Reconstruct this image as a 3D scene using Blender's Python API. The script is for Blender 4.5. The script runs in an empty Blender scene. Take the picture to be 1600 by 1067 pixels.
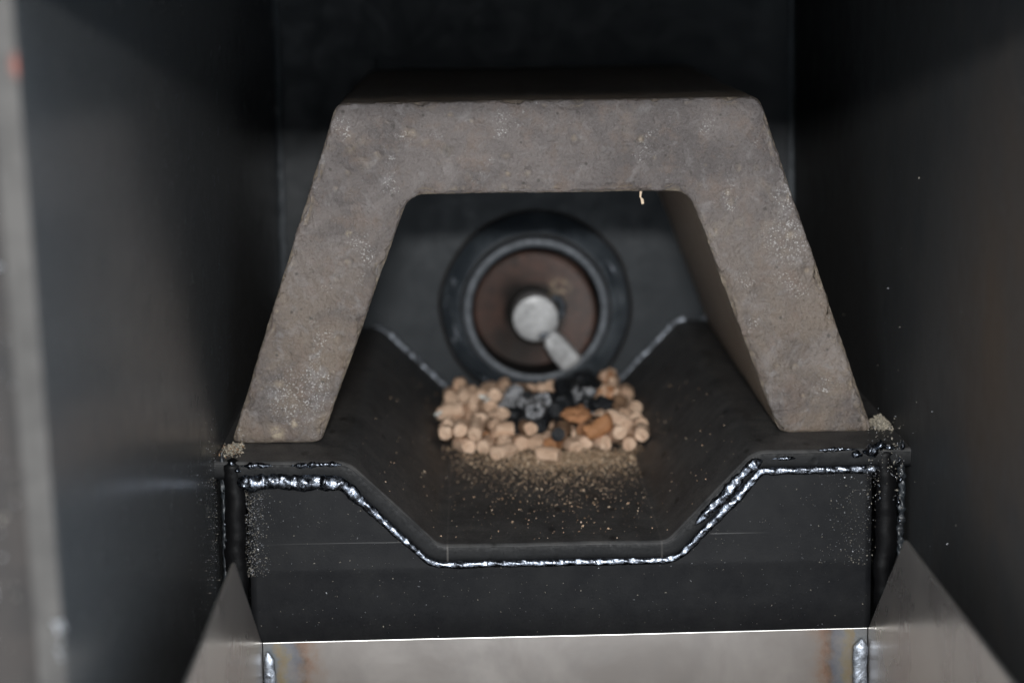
import bpy, bmesh, math, random
import numpy as np
from mathutils import Vector, Matrix, noise, Quaternion
random.seed(11); RNG = np.random.default_rng(7)
S = 0.001                      # everything below is measured in millimetres
SC = bpy.context.scene
COL = SC.collection

# ------------------------------------------------------------------ camera
cam_data = bpy.data.cameras.new('camera')
cam = bpy.data.objects.new('camera', cam_data); COL.objects.link(cam)
CAMPOS = (-22.8, -745.8, 148.2)
right, up, back = [[0.999735, -0.016995, -0.015554], [0.017997, 0.154658, 0.987804], [-0.014383, -0.987822, 0.154922]]
cam.matrix_world = Matrix(((right[0], up[0], back[0], CAMPOS[0]*S), (right[1], up[1], back[1], CAMPOS[1]*S), (right[2], up[2], back[2], CAMPOS[2]*S), (0, 0, 0, 1)))
cam_data.lens = 85.0; cam_data.sensor_width = 36.0; cam_data.sensor_fit = 'HORIZONTAL'
cam_data.clip_start = 0.01; cam_data.clip_end = 50
cam_data.dof.use_dof = True; cam_data.dof.focus_distance = 0.728; cam_data.dof.aperture_fstop = 10.8
SC.camera = cam

# ------------------------------------------------------------------ world: dim daylight of the room behind the camera
W = bpy.data.worlds.new('World'); SC.world = W; W.use_nodes = True
bg = W.node_tree.nodes['Background']
bg.inputs['Color'].default_value = (0.86, 0.93, 1.0, 1); bg.inputs['Strength'].default_value = 3.0

# ------------------------------------------------------------------ the flash above the lens
def area(name, loc, target, sx, sy, power, color):
    l = bpy.data.lights.new(name, 'AREA'); l.shape = 'RECTANGLE'; l.size = sx*S; l.size_y = sy*S
    l.energy = power; l.color = color
    o = bpy.data.objects.new(name, l); COL.objects.link(o)
    o.location = Vector(loc)*S
    o.rotation_euler = (Vector(target)-Vector(loc)).to_track_quat('-Z', 'Y').to_euler()
    return o
area('flash_light', (-14, -880, 225), (0, 0, 50), 60, 22, 5.6, (1.0, 0.98, 0.955))

SC.view_settings.view_transform = 'Standard'; SC.view_settings.look = 'None'
SC.view_settings.exposure = 0.0; SC.view_settings.gamma = 1.0
SC.view_settings.use_curve_mapping = False

# ------------------------------------------------------------------ node helper
class NM:
    def __init__(s, name):
        s.m = bpy.data.materials.new(name); s.m.use_nodes = True; s.t = s.m.node_tree; s.n = s.t.nodes
        s.p = s.n['Principled BSDF']
        tc = s.n.new('ShaderNodeTexCoord'); geo = s.n.new('ShaderNodeNewGeometry')
        mp = s.n.new('ShaderNodeVectorMath'); mp.operation = 'SCALE'; mp.inputs['Scale'].default_value = 1000.0
        s.t.links.new(tc.outputs['Object'], mp.inputs[0]); s.co = mp.outputs[0]     # object coordinates in mm
        s.geo = geo
        sp = s.n.new('ShaderNodeSeparateXYZ'); s.t.links.new(s.co, sp.inputs[0]); s.x, s.y, s.z = sp.outputs
    def set(s, sock, v):
        if hasattr(v, 'is_linked') or hasattr(v, 'links'): s.t.links.new(v, sock)
        elif isinstance(v, tuple) and len(v) == 3 and sock.type == 'RGBA': sock.default_value = (*v, 1)
        else: sock.default_value = v
    def noise(s, scale, detail=3, rough=.55, dist=0, co=None, stretch=None):
        n = s.n.new('ShaderNodeTexNoise'); n.inputs['Scale'].default_value = scale
        n.inputs['Detail'].default_value = detail; n.inputs['Roughness'].default_value = rough; n.inputs['Distortion'].default_value = dist
        c = co or s.co
        if stretch:
            v = s.n.new('ShaderNodeVectorMath'); v.operation = 'MULTIPLY'; v.inputs[1].default_value = stretch
            s.t.links.new(c, v.inputs[0]); c = v.outputs[0]
        s.t.links.new(c, n.inputs['Vector']); return n.outputs['Fac']
    def vor(s, scale, feature='F1', stretch=None):
        n = s.n.new('ShaderNodeTexVoronoi'); n.feature = feature; n.inputs['Scale'].default_value = scale
        c = s.co
        if stretch:
            v = s.n.new('ShaderNodeVectorMath'); v.operation = 'MULTIPLY'; v.inputs[1].default_value = stretch
            s.t.links.new(c, v.inputs[0]); c = v.outputs[0]
        s.t.links.new(c, n.inputs['Vector']); return n.outputs['Distance']
    def rng(s, v, a, b, c=0., d=1., smooth=False):
        n = s.n.new('ShaderNodeMapRange'); s.set(n.inputs['Value'], v)
        n.interpolation_type = 'SMOOTHSTEP' if smooth else 'LINEAR'
        for k, q in zip(('From Min', 'From Max', 'To Min', 'To Max'), (a, b, c, d)): n.inputs[k].default_value = q
        return n.outputs['Result']
    def mth(s, op, a, b=0., c=None):
        n = s.n.new('ShaderNodeMath'); n.operation = op; s.set(n.inputs[0], a); s.set(n.inputs[1], b)
        if c is not None: s.set(n.inputs[2], c)
        return n.outputs[0]
    def mix(s, f, a, b):
        n = s.n.new('ShaderNodeMix'); n.data_type = 'RGBA'; s.set(n.inputs['Factor'], f)
        s.set(n.inputs[6], a); s.set(n.inputs[7], b); return n.outputs[2]
    def ramp(s, v, stops):
        n = s.n.new('ShaderNodeValToRGB'); s.set(n.inputs['Fac'], v); r = n.color_ramp
        while len(r.elements) < len(stops): r.elements.new(.5)
        for e, (p, c) in zip(r.elements, stops): e.position = p; e.color = (*c, 1)
        return n.outputs['Color']
    def dot(s, px, py, pz, r0, r1):        # soft round spot mask round a point of the object
        v = s.n.new('ShaderNodeVectorMath'); v.operation = 'DISTANCE'; s.t.links.new(s.co, v.inputs[0]); v.inputs[1].default_value = (px, py, pz)
        return s.rng(v.outputs['Value'], r0, r1, 1., 0., True)
    def bump(s, hs, dist=.3, strength=1.):
        prev = None
        for h, d in (hs if isinstance(hs, list) else [(hs, dist)]):
            b = s.n.new('ShaderNodeBump'); b.inputs['Distance'].default_value = d*S; b.inputs['Strength'].default_value = strength
            s.set(b.inputs['Height'], h)
            if prev: s.t.links.new(prev, b.inputs['Normal'])
            prev = b.outputs[0]
        s.t.links.new(prev, s.p.inputs['Normal'])
    def out(s, color=None, rough=None, metal=None, spec=None, coat=None):
        for k, v in (('Base Color', color), ('Roughness', rough), ('Metallic', metal), ('Specular IOR Level', spec), ('Coat Weight', coat)):
            if v is not None: s.set(s.p.inputs[k], v)
        return s.m

# ------------------------------------------------------------------ materials
def m_paint(name, base, dust, dust_amt, r0, r1, spec=.5, wave=.25):
    a = NM(name)
    big = a.noise(.012, 4, .6); mid = a.noise(.11, 4, .65); fine = a.noise(1.1, 3, .6)
    speck = a.rng(a.vor(.42), .03, .075, 1., 0.)
    sel = a.rng(a.noise(.05, 2), .5, .62)
    c = a.mix(a.rng(a.mth('MULTIPLY', mid, big), .16, .42, 0., dust_amt), base, dust)
    c = a.mix(a.mth('MULTIPLY', a.mth('MULTIPLY', speck, sel), .45), c, (.22, .2, .18))
    r = a.rng(a.mth('ADD', a.mth('MULTIPLY', mid, .6), a.mth('MULTIPLY', fine, .4)), .35, .68, r0, r1)
    a.bump([(a.noise(.035, 2), wave), (a.noise(2.2, 3), .012), (mid, .06)])
    return a.out(c, r, 0., spec)
M = {}
M['paint'] = m_paint('black_stove_paint', (.011, .0125, .014), (.035, .032, .03), .6, .26, .46)
M['wall_gloss'] = m_paint('glossy_black_wall_paint', (.019, .0225, .026), (.028, .03, .031), .5, .17, .3, .05, .03)
for q_ in ('wall_gloss',):
    M[q_].node_tree.nodes['Principled BSDF'].inputs['Sheen Weight'].default_value = .015; M[q_].node_tree.nodes['Principled BSDF'].inputs['Sheen Roughness'].default_value = .6
M['wall_dull_base'] = m_paint('dull_black_wall_paint', (.014, .0155, .017), (.032, .027, .023), .7, .42, .62, .3, .2)
def m_right():
    a = NM('right_wall_paint_with_reflection'); mid = a.noise(.08, 5, .65); big = a.noise(.02, 3)
    c = a.mix(a.rng(mid, .35, .7), (.02, .023, .026), (.029, .029, .029))
    c = a.mix(a.mth('MULTIPLY', a.dot(108.5, -150, 55, 5, 95), a.rng(big, .3, .65, .3, 1.)), c, (.05, .034, .023))  # blurred brown reflection painted into the wall colour
    c = a.mix(a.mth('MULTIPLY', a.rng(a.vor(.3), .03, .07, 1., 0.), a.rng(a.noise(.04, 2), .45, .6, 0., .6)), c, (.16, .14, .12))
    scr = a.rng(a.mth('ABSOLUTE', a.mth('SUBTRACT', a.noise(.012, 1), .52)), .0, .0012, .25, 0.)
    c = a.mix(scr, c, (.12, .11, .1)); a.bump([(mid, .08), (a.noise(.035, 2), .1)])
    return a.out(c, a.rng(mid, .3, .7, .42, .6), 0., .12)
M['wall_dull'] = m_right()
M['wall_dull'].node_tree.nodes['Principled BSDF'].inputs['Sheen Weight'].default_value = .013; M['wall_dull'].node_tree.nodes['Principled BSDF'].inputs['Sheen Roughness'].default_value = .6
M['collar'] = m_paint('collar_paint', (.03, .038, .047), (.10, .115, .13), 1.2, .35, .5, .4)
M['back'] = m_paint('blue_black_back_wall_paint', (.013, .019, .025), (.02, .025, .03), .5, .4, .58, .3)

def m_trough():
    a = NM('dusty_black_trough_plate')
    mid = a.noise(.12, 5, .65); fine = a.noise(1.4, 3, .6); streak = a.noise(.16, 4, .6, 0, None, (1, .25, 1))
    c = a.mix(a.rng(mid, .35, .65), (.054, .0545, .056), (.094, .092, .09))
    c = a.mix(a.rng(a.noise(.03, 5, .7, .6), .5, .66, 0., .6), c, (.038, .039, .041))
    c = a.mix(a.rng(streak, .5, .75, 0., .5), c, (.018, .017, .017))
    sp = a.mth('MULTIPLY', a.rng(a.vor(.75), .05, .11, 1., 0.), a.rng(a.noise(.06, 2), .42, .62))
    c = a.mix(a.mth('MULTIPLY', sp, .5), c, (.3, .24, .18))
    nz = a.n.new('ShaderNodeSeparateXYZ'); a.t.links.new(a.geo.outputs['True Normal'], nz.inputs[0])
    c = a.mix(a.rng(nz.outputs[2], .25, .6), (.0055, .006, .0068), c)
    # dark scuffs on the slopes, brownish floor
    sc = a.rng(a.vor(.11, 'F1', (1, .35, 1)), .07, .16, 1., 0.)
    c = a.mix(a.mth('MULTIPLY', sc, .7), c, (.008, .008, .008))
    # pale lines along the floor bends
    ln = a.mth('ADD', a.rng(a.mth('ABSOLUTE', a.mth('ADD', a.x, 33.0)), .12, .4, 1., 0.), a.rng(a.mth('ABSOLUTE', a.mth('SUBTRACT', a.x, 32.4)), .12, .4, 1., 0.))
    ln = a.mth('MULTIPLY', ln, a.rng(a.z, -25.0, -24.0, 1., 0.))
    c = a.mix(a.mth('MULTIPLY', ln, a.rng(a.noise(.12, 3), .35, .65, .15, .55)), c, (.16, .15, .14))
    r = a.rng(fine, .3, .7, .42, .62)
    a.bump([(a.noise(.05, 2), .3), (fine, .05), (a.mth('SUBTRACT', 1., sc), .12)])
    return a.out(c, r, 0., .2)
M['trough'] = m_trough()

def m_front():
    a = NM('satin_black_front_plate')
    mid = a.noise(.1, 5, .65); fine = a.noise(1.6, 3, .6)
    c = a.mix(a.rng(mid, .35, .7), (.009, .0095, .011), (.0155, .016, .017))
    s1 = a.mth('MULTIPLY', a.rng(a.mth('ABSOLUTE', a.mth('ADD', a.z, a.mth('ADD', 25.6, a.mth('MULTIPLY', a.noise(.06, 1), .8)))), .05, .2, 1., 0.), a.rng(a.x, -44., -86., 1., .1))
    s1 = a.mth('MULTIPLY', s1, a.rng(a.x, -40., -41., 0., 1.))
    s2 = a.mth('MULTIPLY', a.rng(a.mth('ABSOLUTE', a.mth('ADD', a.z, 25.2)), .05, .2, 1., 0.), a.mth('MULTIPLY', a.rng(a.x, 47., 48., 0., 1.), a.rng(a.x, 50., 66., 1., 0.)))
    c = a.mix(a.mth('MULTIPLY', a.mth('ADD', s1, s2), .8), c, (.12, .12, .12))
    sp = a.mth('MULTIPLY', a.rng(a.vor(.55), .04, .1, 1., 0.), a.rng(a.noise(.07, 2), .45, .65))
    c = a.mix(a.mth('MULTIPLY', sp, .5), c, (.2, .2, .19))
    a.bump([(a.noise(.03, 2), .25), (fine, .03)])
    return a.out(c, a.rng(fine, .3, .7, .36, .5), 0., .14)
M['front'] = m_front()

def m_arch():
    a = NM('scorched_refractory_casting')
    big = a.noise(.022, 4, .6); mid = a.noise(.11, 5, .65); fine = a.noise(.9, 5, .7); grain = a.noise(3.2, 2, .6)
    c = a.mix(a.rng(a.z, 20., 85., 0., 1., True), (.205, .164, .13), (.178, .156, .148))
    c = a.mix(a.rng(a.noise(.03, 6, .68, .5), .45, .6, 0., .8), c, (.105, .092, .09))
    c = a.mix(a.rng(a.noise(.05, 5, .7, .8), .55, .66, 0., .5), c, (.27, .245, .235))
    c = a.mix(a.rng(mid, .5, .66, 0., .55), c, (.2, .148, .118))
    
    c = a.mix(a.rng(a.noise(.17, 4, .6, .6), .56, .7, 0., .6), c, (.26, .245, .24))
    c = a.mix(a.rng(fine, .55, .72, 0., .3), c, (.1, .082, .07))
    c = a.mix(a.rng(a.mth('ADD', a.vor(.2), a.mth('MULTIPLY', mid, .5)), .3, .37, .75, 0.), c, (.06, .052, .046))
    c = a.mix(a.mth('MULTIPLY', a.rng(a.y, .3, 1.2), a.rng(a.noise(.3, 3), .4, .6, .2, .85)), c, (.34, .28, .21))
    c = a.mix(a.rng(a.y, 3., 9., 0., .8), c, (.42, .33, .25))  # inner and top faces coloured lighter in place of bounced light
    c = a.mix(a.rng(grain, .6, .78, 0., .55), c, (.36, .345, .33))
    # salt-white crusty sparkle in patches and low on the left leg
    patch = a.mth('MAXIMUM', a.rng(a.noise(.075, 3), .57, .66), a.dot(-80, -1, 14, 3, 13))
    patch = a.mth('MAXIMUM', patch, a.dot(75, -1, 62, 3, 12))
    salt = a.rng(a.noise(1.7, 3, .65), .56, .66)
    c = a.mix(a.mth('MULTIPLY', a.mth('MULTIPLY', patch, salt), .9), c, (.62, .61, .6))
    for q in ((-80.5, 6.5, 1.8), (-86, 3.5, 2.6), (69.5, 95, 2.0), (72, 90, 1.8), (-85, 42, 1.), (-62, 66, 1.4)):
        n = a.mth('MULTIPLY', a.dot(q[0], -1, q[1], q[2]*.2, q[2]*1.3), a.rng(a.noise(.6, 3, .7), .38, .56))
        c = a.mix(n, c, (.5, .42, .3))
    for q in ((-62.3, 57, 1.2), (-31, 100-9, 2.4), (-61, 50, .9), (-6, 84, 1.6)):
        c = a.mix(a.mth('MULTIPLY', a.dot(q[0], -1, q[1], q[2]*.4, q[2]*1.2), .75), c, (.04, .037, .035))
    r = a.rng(a.mth('ADD', a.mth('MULTIPLY', fine, .6), a.mth('MULTIPLY', mid, .4)), .38, .62, .26, .6)
    a.bump([(mid, .9), (a.noise(.45, 4, .6), .7), (fine, .45), (grain, .2)])
    return a.out(c, r, 0., .55)
M['arch'] = m_arch()

def m_weld(name, base, rough, metal, dirt=.5):
    a = NM(name); n = a.noise(.35, 4, .7)
    c = a.mix(a.rng(n, .42, .6, 0., dirt), base, (.02, .02, .022))
    a.bump([(a.noise(.35, 3, .5, 1.2), .3), (a.noise(2.5, 2), .03)])
    return a.out(c, a.rng(a.noise(1.2, 2), .35, .65, rough, rough+.16), metal, .6)
M['weld'] = m_weld('bright_weld_metal', (.22, .245, .29), .2, 1., .8)
M['weld_dark'] = m_weld('painted_weld_metal', (.022, .027, .032), .33, .2)
M['weld_far'] = m_weld('dull_weld_metal', (.4, .44, .5), .4, .8, .7)
a = NM('smooth_black_sealant'); a.bump([(a.noise(.12, 3), .4)]); M['seal'] = a.out((.004, .004, .0045), .45, 0., .12)

a = NM('tube_rim_metal'); n = a.noise(.3, 4, .6)
M['tube'] = a.out(a.mix(a.rng(n, .35, .7), (.11, .125, .145), (.06, .068, .078)), a.rng(n, .3, .7, .4, .6), .2, .5)
a.bump([(n, .15)])
a = NM('scorched_tube_inside_and_shade_line'); M['tube_in'] = a.out((.012, .011, .011), .7, 0., .3)
a = NM('rust_brown_flight_steel'); n = a.noise(.13, 4, .6)
ax = a.n.new('ShaderNodeVectorMath'); ax.operation = 'DISTANCE'; v = a.n.new('ShaderNodeVectorMath'); v.operation = 'MULTIPLY'; v.inputs[1].default_value = (1, 0, 1)
a.t.links.new(a.co, v.inputs[0]); a.t.links.new(v.outputs[0], ax.inputs[0]); ax.inputs[1].default_value = (0, 0, 0)
c = a.mix(a.rng(n, .35, .7), (.10, .056, .044), (.055, .04, .035))
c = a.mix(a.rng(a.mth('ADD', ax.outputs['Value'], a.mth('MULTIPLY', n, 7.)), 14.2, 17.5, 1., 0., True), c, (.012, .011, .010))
c = a.mix(a.mth('MULTIPLY', a.dot(10, -11.5, 9.5, 2, 7), a.rng(a.noise(.5, 3), .42, .6)), c, (.3, .23, .16))
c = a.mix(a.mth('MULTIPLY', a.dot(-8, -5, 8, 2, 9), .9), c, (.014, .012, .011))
c = a.mix(a.mth('MULTIPLY', a.dot(-9, 1, -15, 4, 17), .75), c, (.02, .018, .016))  # shade of the deep lower left turn, painted into the colour
c = a.mix(a.rng(a.noise(.09, 4, .7), .52, .62, 0., .6), c, (.035, .03, .028))
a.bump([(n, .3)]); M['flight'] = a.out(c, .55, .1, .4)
a = NM('bare_shaft_steel'); n = a.noise(.4, 4, .6)
M['shaft'] = a.out(a.mix(a.rng(n, .35, .7), (.46, .465, .47), (.3, .305, .31)), a.rng(n, .3, .7, .42, .58), .25, .5); a.bump([(n, .12)])

def m_pan(x0, x1):
    a = NM('heat_tinted_stainless_sheet')
    big = a.noise(.03, 4, .6, .4); mid = a.noise(.12, 4, .6); wob = a.mth('MULTIPLY', a.mth('SUBTRACT', a.noise(.11, 5, .7), .5), 11.)
    c = a.mix(a.rng(big, .38, .65), (.34, .308, .285), (.43, .395, .368))
    c = a.mix(a.rng(mid, .5, .75, 0., .4), c, (.31, .29, .275))
    steel = c
    d = a.mth('ADD', a.mth('MINIMUM', a.mth('SUBTRACT', a.x, x0), a.mth('SUBTRACT', x1, a.x)), wob)
    tint = a.ramp(a.rng(d, 0., 22.), [(0., (.2, .22, .24)), (.17, (.24, .27, .29)), (.23, (.34, .26, .14)), (.29, (.33, .28, .17)), (.36, (.23, .25, .28)), (.47, (.18, .19, .23)), (.55, (.22, .15, .11)), (.63, (.34, .19, .12)), (.72, (.36, .26, .19)), (.86, (.34, .3, .28)), (1., (.34, .32, .3))])
    edge = a.mth('MULTIPLY', a.rng(d, 13., 20., 1., 0.), a.rng(a.mth('ABSOLUTE', a.mth('SUBTRACT', a.y, -45.)), 2., 6., 1., 0.))
    c = a.mix(a.mth('MULTIPLY', edge, a.rng(a.noise(.09, 4, .7), .35, .6, .3, .85)), steel, tint)
    scr = a.rng(a.noise(.8, 3, .7, 0, None, (.15, 1, 3.5)), .68, .74)
    c = a.mix(a.mth('MULTIPLY', scr, .25), c, (.6, .6, .6))
    a.bump([(a.noise(.018, 2), .12), (a.noise(1.5, 3, .6, 0, None, (.2, 1, 3)), .006)])
    return a.out(c, a.rng(big, .3, .7, .29, .31), 1., .5)
M['pan'] = m_pan(-88.6, 92.7)
a = NM('brushed_stainless_sheet'); n = a.noise(.03, 3, .55, .3)
c = a.mix(a.rng(n, .38, .62), (.46, .42, .395), (.56, .52, .485)); 
a.bump([(a.noise(.02, 2), .1)]); M['pan_side'] = a.out(c, a.rng(n, .3, .7, .26, .3), .85, .5)
a = NM('sheared_sheet_edge'); M['pan_edge'] = a.out((.62, .62, .6), .38, 1.)
a = NM('frame_edge_steel'); n = a.noise(.09, 4, .7)
c = a.mix(a.rng(n, .4, .62), (.042, .039, .036), (.028, .026, .024)); c = a.mix(a.mth('MULTIPLY', a.dot(-104, -300, 131, 1, 4), .9), c, (.2, .05, .03))
a.bump([(n, .2)]); M['edge'] = a.out(c, .6, 0., .2)
a = NM('dusty_brown_flange_paint'); n = a.noise(.06, 4, .7)
M['flange'] = a.out(a.mix(a.rng(n, .4, .62), (.02, .0165, .0145), (.011, .01, .0095)), .5, 0., .2); a.bump([(a.noise(.3, 3), .2)])

def m_wood(name, c1, c2, c3):
    a = NM(name); n = a.noise(.35, 4, .65, 0, None, (.35, 1, 1)); f = a.noise(1.6, 3, .6)
    oi = a.n.new('ShaderNodeObjectInfo')
    c = a.mix(a.rng(n, .36, .66), c1, c2); c = a.mix(a.rng(oi.outputs['Random'], .35, 1., 0., .65), c, c3)
    c = a.mix(a.rng(f, .55, .75, 0., .4), c, tuple(x*.45 for x in c1))
    ends = a.rng(a.mth('ABSOLUTE', a.x), 3.2, 4.2)
    a.bump([(n, .35), (f, .12)])
    return a.out(c, .7, 0., .35)
M['wood'] = m_wood('pressed_pale_wood', (.64, .44, .31), (.78, .58, .43), (.5, .32, .21))
M['toast'] = m_wood('toasted_orange_wood', (.44, .22, .11), (.26, .13, .07), (.52, .25, .11))
M['brown'] = m_wood('browned_wood', (.36, .22, .13), (.2, .12, .075), (.1, .065, .045))
a = NM('charred_wood'); n = a.noise(.4, 4, .7)
c = a.mix(a.rng(n, .35, .65), (.009, .0105, .013), (.022, .025, .029)); a.bump([(n, .8), (a.noise(1.3, 3), .3)]); M['char'] = a.out(c, .5, 0., .35)
a = NM('grey_ash_crust'); n = a.noise(.5, 4, .7)
c = a.mix(a.rng(n, .38, .62), (.42, .43, .45), (.1, .105, .115)); a.bump([(n, .9)]); M['ashgrey'] = a.out(c, .85, 0., .2)
def flat(name, c, r=.8, metal=0.):
    a = NM(name); n = a.noise(.8, 2); return a.out(a.mix(n, c, tuple(x*.7 for x in c)), r, metal, .3)
M['saw1'] = flat('sawdust_tan', (.6, .43, .29)); M['saw2'] = flat('sawdust_pale', (.8, .63, .46)); M['saw3'] = flat('sawdust_brown', (.3, .2, .12))
M['ash1'] = flat('pale_ash', (.5, .45, .36)); M['ash2'] = flat('dirty_ash', (.28, .26, .22)); M['spat'] = flat('spatter_metal', (.35, .36, .38), .35, .6)
M['white'] = flat('white_fleck', (.85, .88, .85)); M['chip'] = flat('bare_metal_chip', (.6, .62, .65), .3, .5)

# ------------------------------------------------------------------ object helpers
def tag(o, label=None, cat=None, group=None, kind=None):
    for k, v in (('label', label), ('category', cat), ('group', group), ('kind', kind)):
        if v: o[k] = v
    return o
def empty(name, loc, label, cat, group=None):
    o = bpy.data.objects.new(name, None); COL.objects.link(o); o.location = Vector(loc)*S; o.empty_display_size = .01
    return tag(o, label, cat, group)
def world_of(o):
    return o.matrix_basis.copy() if o.parent is None else world_of(o.parent) @ o.matrix_parent_inverse @ o.matrix_basis
def mesh_obj(name, verts, faces, mats, parent=None, smooth=True, mi=None, origin=None):
    """verts in mm, world positions; parts keep the world frame so that the materials' coordinates are millimetres of the place"""
    v = np.asarray(verts, dtype=float)
    og = np.zeros(3) if origin is None else np.asarray(origin, float)
    me = bpy.data.meshes.new(name); me.from_pydata(((v-og)*S).tolist(), [], faces); me.validate()
    for m in (mats if isinstance(mats, list) else [mats]): me.materials.append(m)
    if mi is not None: me.polygons.foreach_set('material_index', mi)
    bm = bmesh.new(); bm.from_mesh(me); bmesh.ops.recalc_face_normals(bm, faces=bm.faces); bm.to_mesh(me); bm.free()
    me.polygons.foreach_set('use_smooth', [smooth]*len(me.polygons)); me.update()
    o = bpy.data.objects.new(name, me); COL.objects.link(o)
    o.location = Vector(og)*S
    if parent is not None:
        o.parent = parent
        o.matrix_parent_inverse = world_of(parent).inverted()
    return o
def box(name, a, b, mat, parent=None, bev=.4):
    bm = bmesh.new(); bmesh.ops.create_cube(bm, size=1)
    for v in bm.verts: v.co = Vector([(a[i]+b[i])/2+v.co[i]*(b[i]-a[i]) for i in range(3)])
    if bev: bmesh.ops.bevel(bm, geom=bm.edges[:], offset=bev, segments=2, affect='EDGES')
    vs = [tuple(v.co) for v in bm.verts]; fs = [[v.index for v in f.verts] for f in bm.faces]; bm.free()
    return mesh_obj(name, vs, fs, mat, parent, smooth=False)
def fn(p, sc, sd=0.): return noise.noise(Vector((p[0]*sc+sd, p[1]*sc-sd*.7, p[2]*sc+sd*1.3)))
def fillet(pts, rad, n=8):
    """round the inner corners of an open polyline (2D)"""
    out = [np.array(pts[0], float)]
    for i in range(1, len(pts)-1):
        p, a, b = (np.array(q, float) for q in (pts[i], pts[i-1], pts[i+1])); r = rad[i] if isinstance(rad, (list, tuple)) else rad
        u = (a-p)/np.linalg.norm(a-p); w = (b-p)/np.linalg.norm(b-p)
        ang = math.acos(max(-1, min(1, u@w))); t = min(r/math.tan(ang/2), np.linalg.norm(a-p)*.49, np.linalg.norm(b-p)*.49)
        s, e = p+u*t, p+w*t
        for k in range(n+1):
            q = k/n; out.append((1-q)**2*s+2*q*(1-q)*p+q*q*e)
    out.append(np.array(pts[-1], float)); return np.array(out)
def resample(pl, n):
    pl = np.asarray(pl, float); d = np.r_[0, np.cumsum(np.linalg.norm(np.diff(pl, axis=0), axis=1))]
    t = np.linspace(0, d[-1], n); return np.stack([np.interp(t, d, pl[:, k]) for k in range(pl.shape[1])], 1)
def bead(name, path, r, mat, parent, step=.55, sides=14, pitch=2.2, amp=.14, rough=.2, flat_=1., view=(0, -1, .3), seed=0, taper=3., lump=.25, twist=.9):
    """a weld bead: a tube along a path with slanting ripples and lumps"""
    path = np.asarray(path, float); L = np.linalg.norm(np.diff(path, axis=0), axis=1).sum(); n = max(6, int(L/step))
    P = resample(path, n); T = np.gradient(P, axis=0); T /= np.linalg.norm(T, axis=1)[:, None]
    for _ in range(3): T[1:-1] = (T[:-2]+T[1:-1]+T[2:])/3
    up = np.array(view, float); vs = []; fs = []
    for i in range(n):
        s = L*i/(n-1); t = T[i]/np.linalg.norm(T[i]); b = np.cross(t, up); b /= np.linalg.norm(b); w = np.cross(b, t)
        e = min(1, s/taper+.15, (L-s)/taper+.15)
        rl = (r(s/L) if callable(r) else r)*e*(1+lump*fn((s*.16, seed, 0), 1)+lump*.6*fn((s*.5, seed, 5), 1))
        wob = .35*rl*fn((s*.12, 9+seed, 3), 1)
        for k in range(sides):
            a = 2*math.pi*k/sides; ca, sa = math.cos(a), math.sin(a)
            rip = abs(((s/pitch+twist*ca*.5+.3*fn((s*.2, seed, ca), 1)) % 1)-.35)
            rr = rl*(1+amp*(.25+.75*max(0., sa))*(1-2*rip)*2+rough*(.35+.65*max(0., sa))*fn((s*.8, ca*1.6, sa*1.6), 1, seed))
            vs.append(P[i]+b*(ca*rr+wob)+w*sa*rr*flat_)
    for i in range(n-1):
        for k in range(sides):
            fs.append((i*sides+k, i*sides+(k+1) % sides, (i+1)*sides+(k+1) % sides, (i+1)*sides+k))
    fs.append(tuple(range(sides))); fs.append(tuple(range((n-1)*sides, n*sides)))
    return mesh_obj(name, vs, fs, mat, parent)
OCT = np.array([(1, 0, 0), (-1, 0, 0), (0, 1, 0), (0, -1, 0), (0, 0, 1), (0, 0, -1)], float)
OF = [(0, 2, 4), (2, 1, 4), (1, 3, 4), (3, 0, 4), (2, 0, 5), (1, 2, 5), (3, 1, 5), (0, 3, 5)]
def grains(name, pts, sizes, mats, parent=None, flatness=.5, weights=None):
    """many small angular grains as one mesh; pts (n,3), sizes (n,)"""
    n = len(pts); vs = []; fs = []; mi = []
    for i in range(n):
        q = Quaternion(Vector(RNG.normal(size=3)).normalized(), RNG.uniform(0, 6.28)).to_matrix()
        sc = np.array([sizes[i]*RNG.uniform(.6, 1.5), sizes[i]*RNG.uniform(.5, 1), sizes[i]*RNG.uniform(.3, .8)*flatness*2])*.5
        v = (OCT*sc*RNG.uniform(.7, 1.25, (6, 1))) @ np.array(q).T + pts[i]
        b = len(vs); vs.extend(v); fs.extend([tuple(b+k for k in f) for f in OF])
        m = RNG.choice(len(mats), p=weights); mi.extend([m]*8)
    return mesh_obj(name, vs, fs, mats, parent, smooth=False, mi=mi)
a = NM('sooty_tray_bottom'); n = a.noise(.05, 4); M['soot'] = a.out(a.mix(n, (.2, .185, .172), (.22, .205, .19)), .8, 0., .2)

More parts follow.
